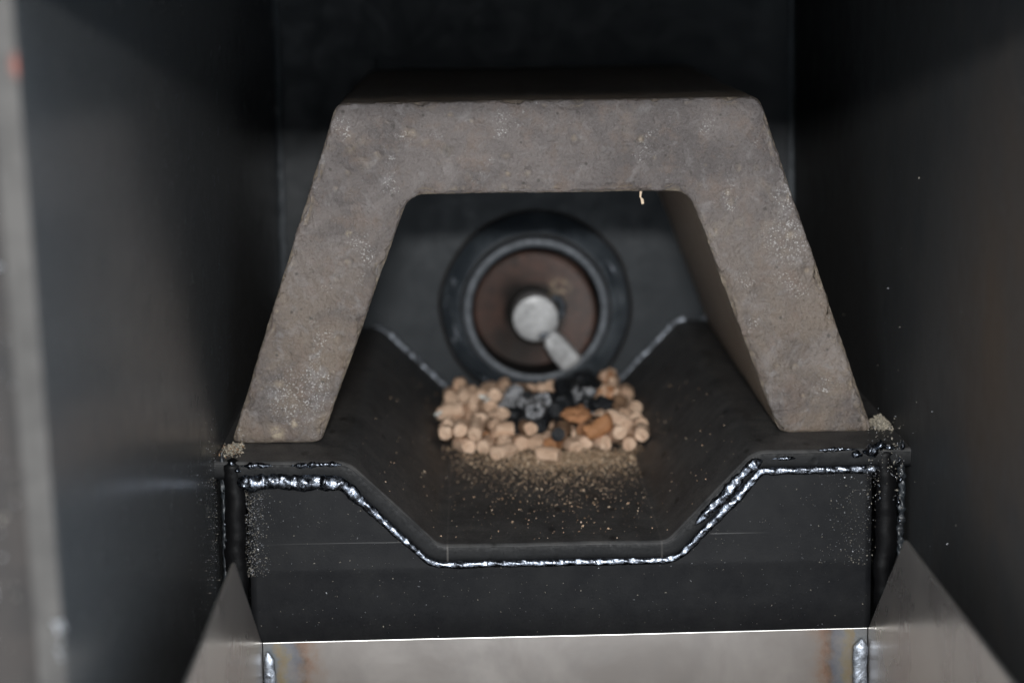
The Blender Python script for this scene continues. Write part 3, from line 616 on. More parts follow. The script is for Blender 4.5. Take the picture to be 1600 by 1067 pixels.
# ================================================================== wood pellets
PEL = [
(-31.3, 113.8, -24.1, 0.551, -0.073, -0.109, 0.824, 11.1),
(-22.6, 112.8, -24.1, 0.775, -0.102, -0.082, 0.619, 11.8),
(-9.2, 114.7, -24.0, 0.636, 0.265, 0.278, 0.669, 7.5),
(-2.8, 111.5, -24.1, 0.241, -0.032, -0.127, 0.962, 5.5),
(14.8, 113.3, -24.1, 0.554, -0.073, -0.108, 0.822, 6.9),
(22.7, 111.3, -24.1, 0.561, 0.074, 0.108, 0.818, 6.5),
(33.3, 112.1, -24.0, 0.716, 0.198, 0.179, 0.646, 11.2),
(-32.5, 127.1, -24.1, 0.717, 0.094, 0.09, 0.685, 11.4),
(-24.2, 127.6, -24.1, 0.57, 0.075, 0.107, 0.811, 12.2),
(-17.2, 128.0, -24.1, 0.653, 0.086, 0.098, 0.746, 10.9),
(-5.9, 128.6, -24.1, 0.587, -0.077, -0.105, 0.799, 7.9),
(2.8, 124.6, -24.1, 0.757, 0.1, 0.084, 0.64, 6.7),
(22.3, 126.4, -24.1, 0.727, 0.301, 0.236, 0.57, 7.2),
(31.4, 126.1, -24.1, 0.496, 0.205, 0.323, 0.78, 9.0),
(-29.5, 138.8, -24.1, 0.573, 0.237, 0.3, 0.725, 6.5),
(-20.7, 139.0, -24.1, 0.779, 0.103, 0.081, 0.613, 8.9),
(-3.5, 139.4, -24.0, 0.698, -0.006, -0.006, 0.716, 9.0),
(5.1, 140.3, -24.0, 0.876, 0.118, 0.063, 0.464, 10.9),
(14.9, 140.0, -24.1, 0.763, 0.101, 0.083, 0.633, 10.9),
(24.1, 147.5, -22.3, 0.229, -0.605, 0.686, 0.334, 7.3),
(32.2, 138.9, -24.1, 0.591, 0.078, 0.105, 0.796, 10.7),
(-28.5, 158.3, -24.1, 0.176, 0.073, 0.376, 0.907, 9.2),
(-21.1, 153.0, -24.1, 0.921, -0.121, -0.049, 0.368, 6.7),
(-11.6, 152.4, -24.1, 0.788, 0.104, 0.079, 0.602, 10.5),
(1.0, 149.9, -24.0, 0.562, 0.078, 0.113, 0.815, 5.8),
(7.9, 154.1, -24.1, 0.851, 0.112, 0.067, 0.509, 5.7),
(19.4, 154.3, -24.1, 0.603, 0.079, 0.104, 0.787, 8.3),
(26.9, 153.7, -24.1, 0.311, 0.041, 0.124, 0.941, 6.2),
(-31.2, 167.9, -23.9, 0.241, -0.012, -0.092, 0.966, 8.1),
(-21.8, 165.6, -24.1, 0.756, -0.1, -0.085, 0.641, 11.8),
(-10.2, 163.4, -24.1, 0.642, 0.085, 0.1, 0.756, 8.1),
(-1.4, 168.7, -24.1, 0.805, 0.106, 0.076, 0.579, 9.7),
(9.9, 164.6, -24.1, 0.773, -0.102, -0.082, 0.62, 7.5),
(17.9, 166.5, -24.1, 0.766, -0.101, -0.083, 0.63, 5.6),
(30.4, 168.0, -24.1, 0.734, 0.304, 0.233, 0.561, 12.4),
(-31.4, 182.9, -24.1, 0.33, 0.431, 0.666, 0.511, 7.6),
(-23.4, 180.0, -24.0, 0.751, -0.128, -0.109, 0.639, 9.6),
(-15.4, 172.3, -24.1, 0.581, -0.077, -0.106, 0.803, 10.9),
(-3.7, 180.5, -24.1, 0.63, 0.083, 0.101, 0.765, 8.2),
(4.9, 180.4, -24.1, 0.644, 0.085, 0.099, 0.753, 8.5),
(13.9, 180.7, -24.1, 0.725, -0.096, -0.089, 0.676, 7.8),
(25.2, 181.5, -24.1, 0.478, -0.063, -0.114, 0.869, 10.1),
(33.0, 181.6, -24.0, 0.634, 0.063, 0.077, 0.767, 7.0),
(-32.4, 194.4, -24.1, 0.674, 0.089, 0.096, 0.727, 8.4),
(-24.1, 196.0, -24.1, 0.768, -0.101, -0.083, 0.627, 9.5),
(-17.9, 197.6, -24.1, 0.768, 0.101, 0.083, 0.627, 12.1),
(-5.7, 190.5, -24.1, 0.702, 0.092, 0.092, 0.7, 9.4),
(2.2, 197.8, -24.1, 0.761, -0.1, -0.084, 0.635, 7.1),
(11.1, 195.5, -24.0, 0.499, -0.204, -0.319, 0.779, 6.1),
(18.5, 191.5, -24.1, 0.41, -0.054, -0.119, 0.903, 5.7),
(29.0, 196.4, -24.1, 0.792, 0.104, 0.079, 0.597, 12.3),
(-31.6, 206.6, -24.1, 0.871, 0.115, 0.062, 0.474, 7.9),
(-24.1, 208.0, -24.1, 0.769, -0.101, -0.082, 0.625, 9.1),
(-14.5, 209.0, -24.1, 0.629, 0.083, 0.101, 0.766, 5.8),
(-3.9, 205.4, -24.1, 0.418, 0.173, 0.341, 0.824, 8.5),
(3.7, 205.6, -24.0, 0.658, -0.046, -0.052, 0.75, 6.6),
(13.5, 211.9, -24.1, 0.765, 0.101, 0.083, 0.631, 12.0),
(25.2, 208.4, -24.1, 0.591, 0.245, 0.294, 0.71, 10.2),
(33.1, 208.6, -24.0, 0.726, 0.274, 0.223, 0.59, 6.0),
(-32.4, 114.3, -18.2, 0.72, -0.117, -0.146, 0.669, 6.6),
(-15.6, 110.3, -23.9, 0.699, 0.109, 0.699, -0.109, 5.9),
(-6.3, 114.2, -18.4, 0.57, -0.12, -0.112, 0.805, 6.2),
(0.7, 93.1, -24.1, 0.964, -0.127, 0.03, -0.23, 8.3),
(10.7, 106.6, -24.1, 0.371, -0.484, -0.629, 0.482, 8.3),
(28.2, 110.8, -20.8, 0.614, 0.197, 0.453, 0.615, 11.5),
(37.6, 110.7, -20.2, 0.705, -0.17, -0.196, 0.66, 10.6),
(-27.8, 123.2, -20.8, 0.542, 0.369, 0.201, 0.728, 10.9),
(-19.5, 123.3, -19.0, 0.573, 0.215, 0.318, 0.724, 9.5),
(-11.9, 127.3, -21.1, 0.885, -0.123, 0.419, 0.163, 6.2),
(-6.3, 128.7, -18.3, 0.754, 0.099, 0.085, 0.644, 9.5),
(7.5, 122.7, -21.0, 0.586, 0.368, 0.151, 0.706, 11.2),
(12.9, 126.3, -24.1, 0.738, -0.306, -0.23, 0.556, 5.9),
(26.9, 123.3, -21.3, 0.431, 0.543, 0.256, 0.674, 12.1),
(37.1, 125.2, -20.6, 0.551, 0.252, 0.518, 0.604, 11.3),
(-25.1, 138.2, -19.8, 0.688, -0.046, 0.123, 0.713, 6.3),
(-1.8, 136.5, -18.4, 0.416, 0.056, -0.066, 0.905, 11.2),
(8.3, 135.2, -22.1, 0.775, 0.252, -0.1, 0.572, 8.2),
(20.5, 138.7, -22.7, 0.818, 0.022, 0.249, 0.518, 8.0),
(24.8, 132.8, -20.7, 0.395, 0.22, -0.871, 0.194, 11.3),
(-32.8, 144.5, -22.9, 0.121, -0.143, -0.057, -0.981, 7.8),
(-21.5, 151.8, -18.3, 0.636, -0.084, -0.1, 0.761, 9.6),
(-15.8, 157.5, -21.5, 0.578, -0.303, 0.107, 0.75, 10.4),
(-5.2, 153.2, -22.8, 0.83, 0.042, 0.173, 0.528, 11.1),
(3.1, 157.2, -22.3, 0.455, -0.479, 0.39, 0.641, 8.0),
(10.3, 154.1, -18.6, 0.803, -0.115, -0.133, 0.57, 6.0),
(14.7, 150.9, -21.4, 0.854, -0.132, -0.453, 0.217, 9.8),
(34.4, 152.7, -23.0, 0.658, 0.626, -0.021, 0.419, 5.5),
(-33.9, 153.6, -21.5, 0.651, 0.198, -0.229, 0.697, 10.3),
(-25.1, 166.1, -19.2, 0.809, -0.108, -0.153, 0.557, 9.9),
(-12.2, 169.4, -18.5, 0.626, 0.303, 0.383, 0.608, 11.3),
(-6.5, 172.1, -23.2, 0.303, -0.639, 0.303, 0.639, 7.5),
(4.9, 169.3, -24.1, 0.807, 0.106, 0.076, 0.575, 6.8),
(14.5, 168.3, -19.5, 0.715, 0.298, 0.24, 0.585, 11.3),
(23.7, 166.0, -23.2, 0.753, 0.198, 0.25, 0.575, 11.4),
(35.3, 167.5, -20.8, 0.261, 0.468, -0.138, 0.833, 6.2),
(-37.3, 195.4, -20.4, 0.587, -0.385, -0.399, 0.59, 12.3),
(-19.5, 179.2, -19.6, 0.759, 0.365, 0.424, 0.333, 10.7),
(-11.3, 180.0, -24.1, 0.54, 0.071, 0.11, 0.831, 10.3),
(0.5, 181.0, -19.9, 0.643, -0.016, -0.005, 0.766, 6.3),
(9.3, 177.1, -19.6, 0.703, 0.11, 0.211, 0.67, 10.4),
(18.4, 179.4, -20.2, 0.578, 0.654, 0.481, 0.084, 8.4),
(-28.2, 197.9, -20.1, 0.593, -0.377, -0.268, 0.659, 11.2),
(-17.9, 188.1, -22.3, 0.327, 0.627, -0.327, 0.627, 9.1),
(-7.5, 200.9, -21.9, 0.386, 0.05, 0.581, 0.715, 12.2),
(6.6, 191.7, -21.7, 0.677, 0.031, -0.282, 0.678, 11.8),
(15.3, 191.2, -18.2, 0.195, 0.082, 0.374, 0.903, 11.3),
(22.2, 197.7, -22.0, 0.751, -0.407, 0.137, 0.502, 8.5),
(31.5, 190.9, -19.6, 0.701, 0.185, 0.063, 0.686, 10.2),
(-28.8, 214.3, -24.1, 0.597, -0.38, 0.597, 0.38, 5.6),
(-12.1, 228.4, -24.1, 0.428, 0.177, -0.339, -0.819, 8.5),
(7.8, 209.1, -20.2, 0.758, -0.114, 0.101, 0.635, 6.3),
(19.1, 209.2, -22.6, 0.642, 0.256, 0.028, 0.722, 9.5),
(29.1, 209.5, -19.7, 0.665, -0.246, -0.109, 0.697, 10.9),
(-38.2, 114.5, -19.5, 0.72, -0.141, -0.078, 0.675, 7.9),
(-26.7, 111.8, -18.0, 0.695, -0.2, -0.336, 0.603, 10.5),
(-16.1, 100.0, -24.1, 0.158, 0.382, -0.841, -0.348, 8.6),
(4.0, 111.8, -24.1, 0.77, 0.319, 0.212, 0.511, 9.0),
(6.5, 109.8, -19.1, 0.791, 0.122, 0.051, 0.598, 12.3),
(-12.2, 133.8, -19.1, 0.173, -0.547, 0.126, 0.809, 5.9),
(-0.8, 126.2, -19.5, 0.444, -0.617, -0.525, 0.383, 6.3),
(16.6, 122.6, -20.3, 0.126, 0.796, 0.57, 0.159, 10.3),
(21.3, 117.7, -21.9, 0.467, -0.531, -0.467, -0.531, 10.0),
(-34.9, 136.5, -22.9, 0.105, 0.629, 0.722, 0.269, 6.6),
(-16.1, 141.2, -18.7, 0.629, -0.063, 0.06, 0.772, 8.5),
(-14.0, 139.2, -24.1, 0.769, -0.319, -0.212, 0.512, 9.5),
(-0.5, 141.4, -13.7, 0.604, 0.163, 0.396, 0.672, 10.1),
(3.1, 140.1, -18.2, 0.418, -0.307, -0.169, 0.838, 11.7),
(26.6, 139.6, -21.4, 0.272, 0.647, 0.476, 0.531, 6.2),
(36.7, 141.6, -21.1, 0.631, 0.101, 0.26, 0.724, 8.4),
(-28.0, 151.8, -21.5, 0.283, 0.607, 0.305, 0.677, 6.8),
(-26.9, 148.9, -16.5, 0.504, 0.607, -0.603, 0.117, 5.7),
(-14.5, 149.7, -18.5, 0.176, 0.033, 0.336, -0.925, 6.2),
(-1.6, 150.3, -18.5, 0.658, 0.288, 0.139, 0.682, 7.4),
(4.1, 152.9, -16.1, 0.665, -0.274, -0.403, 0.566, 9.9),
(30.8, 150.3, -18.8, 0.071, -0.629, 0.709, 0.311, 11.9),
(-35.8, 162.2, -18.9, 0.536, -0.504, 0.072, 0.673, 10.4),
(-23.1, 163.6, -14.2, 0.712, 0.31, 0.139, 0.614, 9.8),
(-17.7, 165.6, -19.8, 0.647, -0.096, -0.312, 0.689, 5.9),
(-6.3, 172.0, -16.5, 0.648, -0.085, -0.099, 0.75, 11.6),
(1.8, 169.3, -19.0, 0.795, -0.098, -0.086, 0.592, 12.3),
(14.6, 168.1, -13.7, 0.622, -0.081, -0.104, 0.772, 11.5),
(28.3, 168.3, -18.5, 0.659, -0.029, 0.043, 0.75, 10.5),
(-29.4, 173.7, -23.1, 0.48, 0.827, -0.289, -0.044, 8.9),
(-6.9, 182.0, -19.0, 0.736, -0.398, -0.413, 0.359, 5.6),
(13.9, 182.4, -16.5, 0.779, -0.29, 0.099, 0.548, 10.8),
(20.1, 174.9, -23.7, 0.853, -0.379, -0.076, 0.35, 5.6),
(29.3, 181.8, -19.4, 0.495, -0.274, -0.304, 0.766, 5.7),
(-33.0, 197.3, -16.4, 0.732, -0.068, -0.022, 0.677, 5.6),
(-24.0, 188.0, -24.1, 0.607, -0.792, 0.051, -0.039, 6.1),
(-11.7, 192.4, -24.0, 0.675, -0.205, -0.206, 0.679, 12.2),
(0.1, 191.9, -19.4, 0.765, 0.501, -0.339, 0.221, 8.7),
(15.4, 198.5, -20.1, 0.552, -0.534, 0.35, 0.536, 10.1),
(24.8, 191.1, -18.6, 0.813, 0.078, -0.255, 0.517, 10.3),
(37.3, 192.5, -20.4, 0.642, 0.326, 0.292, 0.63, 8.0),
(-36.4, 208.9, -21.4, 0.749, 0.327, 0.404, 0.411, 12.2),
(-20.3, 205.6, -19.9, 0.584, 0.542, 0.44, 0.415, 9.7),
(-13.9, 203.1, -18.8, 0.157, 0.736, -0.6, -0.273, 6.7),
(-1.2, 219.0, -24.1, 0.699, -0.29, 0.25, -0.604, 9.3),
(-1.0, 208.4, -19.9, 0.444, -0.482, -0.28, 0.702, 11.5),
(37.2, 205.6, -20.4, 0.416, 0.623, 0.502, 0.433, 8.8),
(-37.3, 127.7, -20.3, 0.114, 0.929, 0.024, -0.351, 6.1),
(-15.6, 115.6, -19.2, 0.503, -0.863, -0.036, 0.019, 7.9),
(-1.2, 118.0, -24.1, 0.099, -0.24, -0.892, 0.37, 7.5),
(20.9, 111.7, -18.2, 0.527, 0.809, -0.091, 0.243, 8.7),
(28.9, 118.6, -17.1, 0.329, -0.141, -0.723, 0.592, 9.7),
(-17.8, 131.8, -17.0, 0.385, -0.193, 0.072, 0.899, 9.9),
(-2.6, 126.7, -13.9, 0.762, -0.025, -0.018, 0.647, 11.4),
(15.5, 131.6, -20.5, 0.296, 0.098, -0.751, 0.582, 11.0),
(31.3, 132.3, -18.0, 0.295, -0.512, -0.559, 0.581, 7.4),
(-36.0, 148.5, -18.4, 0.363, -0.921, 0.045, -0.134, 8.7),
(-21.9, 141.7, -15.5, 0.571, -0.021, 0.087, 0.816, 9.0),
(-8.9, 144.5, -19.9, 0.131, 0.918, 0.046, -0.371, 7.4),
(7.0, 143.8, -15.8, 0.479, 0.284, 0.734, 0.388, 5.7),
(12.9, 146.4, -16.3, 0.307, 0.672, 0.409, 0.536, 12.5),
(19.6, 145.0, -19.3, 0.057, -0.381, 0.004, 0.923, 6.0),
(-18.0, 157.8, -14.2, 0.718, 0.235, 0.327, 0.568, 9.5),
(-11.7, 159.7, -15.9, 0.545, 0.664, 0.01, 0.512, 8.1),
(-6.4, 161.0, -19.3, 0.678, -0.332, -0.16, 0.636, 7.7),
(-1.1, 159.3, -16.8, 0.661, -0.423, -0.092, 0.613, 7.1),
(9.8, 162.8, -14.6, 0.581, -0.254, -0.573, 0.519, 10.6),
(27.3, 158.2, -19.5, 0.729, -0.654, 0.119, 0.165, 11.6),
(37.1, 158.1, -20.7, 0.547, 0.124, 0.49, 0.667, 10.7),
(-34.8, 179.4, -20.1, 0.937, 0.224, -0.253, 0.091, 8.8),
(-13.2, 181.8, -17.8, 0.052, -0.771, -0.631, 0.072, 12.0),
(6.6, 184.8, -15.9, 0.367, 0.411, -0.693, -0.464, 11.9),
(6.8, 165.2, -19.1, 0.081, 0.81, 0.572, 0.098, 11.8),
(21.1, 170.3, -18.0, 0.75, -0.242, -0.209, 0.578, 10.9),
(-29.3, 186.5, -19.0, 0.359, 0.303, 0.403, 0.785, 10.2),
(-6.1, 188.7, -18.2, 0.248, -0.102, -0.365, 0.891, 9.2),
(23.4, 181.7, -16.8, 0.591, 0.111, -0.149, 0.785, 10.9),
(39.8, 180.9, -17.9, 0.324, 0.839, 0.127, 0.418, 10.4),
(12.5, 203.6, -18.7, 0.939, -0.219, -0.069, 0.256, 10.1),
(21.6, 201.5, -16.5, 0.61, -0.509, -0.107, 0.598, 12.0)]
def pellet_mesh(name, L, R, mats, seed, hollow=0., bend=.05, chew=.12, n=18):
    rnd = random.Random(seed); vs = []; fs = []; mi = []; rows = max(5, int(L/1.1)); t0 = rnd.uniform(-.35, .35); t1 = rnd.uniform(-.35, .35); p0 = rnd.uniform(0, 6.28); p1 = rnd.uniform(0, 6.28)
    for i in range(rows+1):
        u = i/rows
        for k in range(n):
            a = 2*math.pi*k/n; c, s = math.cos(a), math.sin(a)
            x = (u-.5)*L + (1-u)**4*(t0*R*math.cos(a-p0)) + u**4*(t1*R*math.cos(a-p1))
            r = R*(1+chew*fn((x*.35, c*1.2, s*1.2), 1, seed)+chew*.5*fn((x*1.2, c*3, s*3), 1, seed+9))
            r *= 1-.13*max(0, 1-u*rows/1.)-.13*max(0, 1-(1-u)*rows/1.)
            vs.append((x, c*r, s*r+bend*math.sin(u*math.pi)*R))
    for i in range(rows):
        for k in range(n): fs.append((i*n+k, i*n+(k+1) % n, (i+1)*n+(k+1) % n, (i+1)*n+k)); mi.append(0)
    for e, b in ((0, 0), (1, rows*n)):
        for q, f in enumerate((.62, .3)):
            base = len(vs)
            for k in range(n):
                o = vs[b+k]; rr = f*(1+.1*fn((k*.7, e, q), 1, seed)); dx = (.22*R*fn((o[1]*.6*f, o[2]*.6*f, e*3+q), 1, seed))
                dx += hollow*R*(1.4 if q else .2)*(1 if e == 0 else -1)
                vs.append((o[0]*1.0+dx, o[1]*rr, o[2]*rr))
            prev = b if q == 0 else base-n
            for k in range(n): fs.append((prev+k, prev+(k+1) % n, base+(k+1) % n, base+k)); mi.append(1)
        fs.append(tuple(range(len(vs)-n, len(vs)))); mi.append(2 if hollow else 1)
    me = bpy.data.meshes.new(name); me.from_pydata([(x*S, y*S, z*S) for x, y, z in vs], [], fs)
    for m in mats: me.materials.append(m)
    me.polygons.foreach_set('material_index', mi)
    bm = bmesh.new(); bm.from_mesh(me); bmesh.ops.recalc_face_normals(bm, faces=bm.faces)
    for e in bm.edges:
        if len(e.link_faces) == 2 and e.calc_face_angle(0) > .75: e.smooth = False
    bm.to_mesh(me); bm.free()
    me.polygons.foreach_set('use_smooth', [True]*len(me.polygons)); return me
WV = [pellet_mesh('wood_pellet', L, 2.95, [M['wood'], M['wood'], M['wood']], 100+i, 0, .08, .19) for i, L in enumerate((5.6, 6.2, 7, 7.6, 8.4, 9.2, 10, 10.8, 6.6, 8, 9.6, 5.8))]
TV = [pellet_mesh('toasted_pellet', L, 3.0, [M[a_], M[b_], M['char']], 200+i, 0, .1, .24) for i, (L, a_, b_) in enumerate(((7, 'toast', 'brown'), (9, 'brown', 'toast'), (11, 'brown', 'char'), (8, 'brown', 'brown'), (10, 'toast', 'toast'), (6.5, 'brown', 'wood')))]
CV = [pellet_mesh('charred_pellet', L, 2.95, [M['char'], M['char'], M['char']], 300+i, h, .1, .3) for i, (L, h) in enumerate(((7, .2), (9, 0), (11, 0), (6.5, .35)))]
GV = [pellet_mesh('ashy_pellet', L, 2.9, [M['ashgrey'], M['ashgrey'], M['char']], 400+i, h, .12, .38) for i, (L, h) in enumerate(((6.5, .6), (9, .5)))]
def kind_of(x, y, z):
    e = ((x-3.5)/18)**2+((y-144)/27)**2
    if z > -21.5 and e < 1:
        return 'ashy' if (int(abs(x*7.3)+abs(y*3.1)) % 4 == 0) else 'char'
    if x > 10 and x < 24 and y > 168 and z > -22: return 'char'
    if e < 2.6 and int(abs(x*5.1+y*3.7)) % 5 < 2: return 'toast'
    return 'wood'
FRONT = []
for (x, y, z, qw, qx, qy, qz, L) in PEL:
    x = .8+x*.93
    if y > 207: continue
    if ((x-.5)/36.5)**4+((y-155)/66)**4 > 1 and y > 150: continue
    if x > 37.3 or x < -37.8 or (z > -14.6 and y > 170): continue
    k = kind_of(x, y, z); rr = random.random()
    V = {'wood': WV, 'toast': TV, 'char': CV, 'ashy': GV}[k]
    me = min(V, key=lambda m: abs((m.vertices[0].co.x*-2000)-L)+random.uniform(0, 2.5))
    o = bpy.data.objects.new({'wood': 'wood_pellet', 'toast': 'toasted_pellet', 'char': 'charred_pellet', 'ashy': 'ashy_pellet'}[k], me)
    COL.objects.link(o); o.location = (x*S, y*S, (z+.1)*S); o.rotation_mode = 'QUATERNION'
    o.rotation_quaternion = Quaternion((qw, qx, qy, qz)) @ Quaternion((1, 0, 0), random.uniform(0, 6.28))
    o.scale = [random.uniform(.9, 1.0)]*3 if k == 'wood' else [random.uniform(.92, 1.08)]*3
    side = 'left' if x < -12 else ('right' if x > 14 else 'middle')
    row = 'front' if y < 122 else ('rear' if y > 182 else 'middle')
    if k == 'wood': lab, g, cat = f'pale tan wood pellet in the {row} of the heap, {side} part', f'pale wood pellets, {row} rows, {side} part', 'pellet'
    elif k == 'toast': lab, g, cat = f'orange to dark brown scorched pellet in the {row} of the heap, {side} part', f'scorched pellets, {row} rows, {side} part', 'scorched pellet'
    elif k == 'char': lab, g, cat = f'black charred pellet in the burnt patch, {row} rows, {side} part', f'black charred pellets, {row} rows, {side} part', 'charred pellet'
    else: lab, g, cat = 'charred pellet crusted with pale grey ash in the burnt middle', 'ash crusted pellets', 'ashy pellet'
    lab = lab.replace('middle of the heap, middle part', 'centre of the heap')
    tag(o, lab, cat, g)
    if k == 'wood' and y < 124 and z < -19: FRONT.append((x, o))
FRONT.sort(key=lambda t: t[0])
ORD = 'leftmost second third fourth fifth sixth seventh eighth ninth tenth eleventh twelfth thirteenth fourteenth fifteenth sixteenth seventeenth eighteenth nineteenth twentieth'.split()
for i, (x, o) in enumerate(FRONT):
    if i < len(ORD): o['label'] = f'pale wood pellet on the plate in the front row, {ORD[i]}' + (' from the left' if i else ' one'); o['group'] = 'pale wood pellets of the front row'
def clump(name, loc, size, mats, seed, label, cat, group=None):
    bm = bmesh.new(); bmesh.ops.create_icosphere(bm, subdivisions=4, radius=1)
    vs = []
    for v in bm.verts:
        p = v.co.normalized(); d = 1+.5*fn(p, 1.3, seed)+.3*fn(p, 3.1, seed)+.12*fn(p, 8, seed)
        vs.append((loc[0]+p.x*size[0]*d, loc[1]+p.y*size[1]*d, loc[2]+p.z*size[2]*d))
    fs = [[v.index for v in f.verts] for f in bm.faces]; bm.free()
    mi = [0 if fn(vs[f[0]], .35, seed) < .12 else len(mats)-1 for f in fs]
    return tag(mesh_obj(name, vs, fs, mats, mi=mi, origin=loc), label, cat, group)
clump('swollen_pellet', (28.5, 196, -16.5), (4.2, 5, 4.6), [M['wood'], M['toast']], 3, 'large swollen tan lump standing highest at the right rear of the heap', 'swollen pellet')
clump('swollen_pellet', (27.0, 163, -15.0), (4.0, 4.5, 3.6), [M['toast'], M['wood']], 5, 'bright orange swollen lump right of the black charred pellets', 'swollen pellet')
clump('swollen_pellet', (13.5, 126, -16.2), (5.2, 4.5, 2.6), [M['toast'], M['toast']], 8, 'flat orange lump in front of the black charred pellets', 'swollen pellet')
clump('char_lump', (18.5, 190, -16.0), (5.0, 5, 4.2), [M['char'], M['char']], 11, 'black charred lump at the rear beneath the tube', 'charred lump')
clump('char_lump', (16.5, 147, -13.8), (4.8, 4.5, 3.6), [M['ashgrey'], M['char']], 14, 'black lump with cracked grey ash crust right of the centre of the heap', 'charred lump')
clump('char_lump', (23.0, 141, -15.6), (4.6, 4.0, 3.0), [M['char'], M['char']], 17, 'black shiny lump at the right end of the charred pellets', 'charred lump')
# ================================================================== crumbs, ash, dust
def floor_z(x):
    return np.interp(x, UP[:, 0], UP[:, 1])
def nx_(m, sd, n):
    v = RNG.normal(m, sd, n); return np.where(np.abs(v) > 33, RNG.uniform(-31, 32, n), v)
def on_trough(n, fx, fy, lo, hi, lift=.15):
    xs, ys = fx(n), fy(n); sz = np.exp(RNG.normal(math.log(lo), .45, n)).clip(.15, hi)
    return np.stack([xs, ys, floor_z(xs)+sz*.12+lift], 1), sz
p1, s1 = on_trough(3600, lambda n: nx_(10, 14, n), lambda n: 104-np.abs(RNG.normal(0, 11, n)), .62, 1.8, .2)
p1[:, 2] += np.abs(RNG.normal(0, 1, len(p1)))*np.clip((p1[:, 1]-86)/14, 0, 1)
p2, s2 = on_trough(1300, lambda n: nx_(6, 16, n), lambda n: np.where((q := 95-RNG.exponential(30, n)) < -24, RNG.uniform(60, 95, n), q), .5, 1.5)
p5, s5 = on_trough(4500, lambda n: nx_(6, 18, n), lambda n: np.where((q := 103-RNG.exponential(22, n)) < -24, 95, q), .3, .6, .08)
p3, s3 = on_trough(500, lambda n: RNG.uniform(-60, 58, n), lambda n: RNG.uniform(-18, 215, n), .35, .8, .1)
cr = grains('sawdust_crumbs', np.vstack([p1, p2, p3, p5]), np.r_[s1, s2, s3, s5], [M['saw1'], M['saw2'], M['saw3']], weights=[.45, .2, .35], flatness=.35)
tag(cr, 'tan sawdust crumbs scattered on the trough floor before the pellets', 'sawdust', kind='stuff')
# dust between the pellets
p4 = np.stack([RNG.uniform(-36, 36, 1500), RNG.uniform(100, 220, 1500), -26.6+np.abs(RNG.normal(0, .9, 1500))], 1)
p4[:, 2] = np.maximum(p4[:, 2], floor_z(p4[:, 0])+.2)
dd = grains('pellet_dust', p4, np.full(1500, 1.0), [M['saw1'], M['saw3']], weights=[.5, .5])
tag(dd, 'brown wood dust lying between and under the heaped pellets', 'wood dust', kind='stuff')
# two white flecks
for (x, y, z), lab in (((-38.2, 138, -17.6), 'white fleck at the left end of the pellet heap'), ((-19.5, 138, -11.6), 'small white fleck on top of the pale pellets left of the charred ones')):
    f = grains('white_fleck', np.array([(x, y, z)])+RNG.normal(0, 1.0, (7, 3)), RNG.uniform(1.1, 2.2, 7), [M['white']]); tag(f, lab, 'fleck')
def pile(cx, cy, rx, ry, h, n, z0, label, mats, wt):
    t = RNG.uniform(0, 2*math.pi, n); r = np.abs(RNG.normal(0, .5, n)).clip(0, 1.6)
    x = cx+np.cos(t)*r*rx; y = cy+np.sin(t)*r*ry; x = x.clip(XL+.5, XR-.6)
    z = z0+h*np.exp(-r**2*2.2)*RNG.uniform(0, 1, n)
    g = grains('ash_pile', np.stack([x, y, z], 1), np.exp(RNG.normal(math.log(.55), .4, n)).clip(.2, 1.5), mats, weights=wt)
    return tag(g, label, 'ash', kind='stuff')
pile(104.8, 8, 4.0, 9, 3.2, 1700, .9, 'pale ash heap beside the right foot of the arch', [M['ash1'], M['ash2']], [.7, .3])
pile(-98.6, -11, 3.4, 11, 1.8, 900, .5, 'thin brownish ash crust beside the left foot of the arch', [M['ash1'], M['ash2'], M['saw3']], [.4, .35, .25])
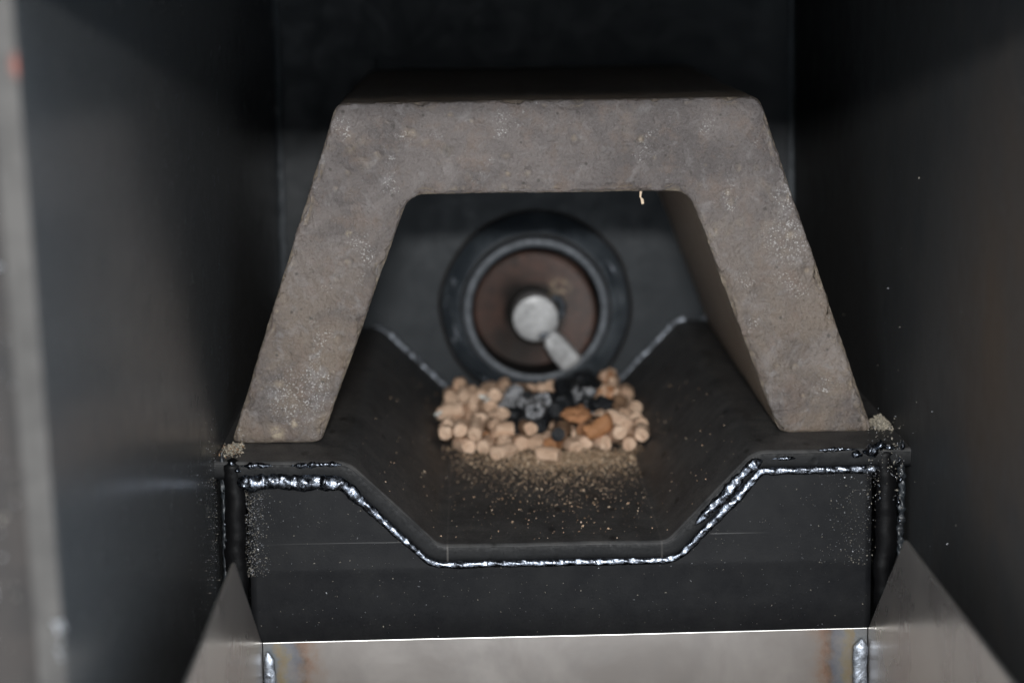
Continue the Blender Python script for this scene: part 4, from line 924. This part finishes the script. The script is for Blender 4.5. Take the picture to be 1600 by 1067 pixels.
# fine spatter on the front plate, denser by the seams
def spatter():
    P = []; Z = []
    for n, fx, fz in ((900, lambda: -94.6+abs(RNG.normal(0, 3.2)), lambda: RNG.uniform(-36, -8)), (550, lambda: RNG.uniform(-94, 98), lambda: -8-abs(RNG.normal(0, 22))), (420, lambda: 98-abs(RNG.normal(0, 9)), lambda: RNG.uniform(-36, -3)), (160, lambda: RNG.uniform(-94, 98), lambda: RNG.uniform(-60, -30))):
        for _ in range(n):
            x, z = fx(), fz()
            if -94.8 < x < 98.4 and z < floor_z(np.array([x]))[0]-7.5 and z > -62: P.append((x, -25.9, z)); Z.append(min(.9, math.exp(RNG.normal(math.log(.3), .4))))
    for _ in range(200):
        x = XL+.05; z = RNG.normal(-14, 16); y = -26-abs(RNG.normal(0, 22)); P.append((x+.25, y, z)); Z.append(min(.7, math.exp(RNG.normal(math.log(.3), .35))))
    for _ in range(60):
        z = RNG.normal(10, 40); y = -26-RNG.normal(0, 50); P.append((XR-.25, y, z)); Z.append(min(.8, math.exp(RNG.normal(math.log(.3), .4))))
    for _ in range(260):
        P.append((RNG.uniform(95, 106), -27.6+RNG.normal(0, .6), RNG.normal(-3, 6))); Z.append(math.exp(RNG.normal(math.log(.5), .35)))
    return tag(grains('weld_spatter', np.array(P), Z, [M['spat'], M['ash2']], weights=[.55, .45]), 'fine pale specks of spatter and dust on the black plates by the seams', 'spatter', kind='stuff')
spatter()
# paint chips on the near door frame
for (x, y, z, r), lab in (((-112.6, -296.2, 93.5, 1.6), 'bright bare metal chip on the blurred frame at the left edge'), ((-103.0, -300.4, 26, 1.2), 'upper of two pale chips low on the left frame edge'), ((-102.9, -300.4, 20.5, 1.1), 'lower of two pale chips low on the left frame edge')):
    f = grains('paint_chip', np.array([(x, y, z)])+RNG.normal(0, .5, (6, 3))*np.array([1, .1, 1.6]), RNG.uniform(.6, 1.1, 6)*r, [M['spat']]); tag(f, lab, 'paint chip')
pc = np.stack([RNG.uniform(-120, -110, 60), np.full(60, -295.2), RNG.uniform(0, 110, 60)], 1)
tag(grains('frame_dust', pc, RNG.uniform(.3, .9, 60), [M['chip'], M['ash2']]), 'blurred pale specks on the dusty frame at the left edge', 'dust', kind='stuff')
SC.render.film_transparent = False
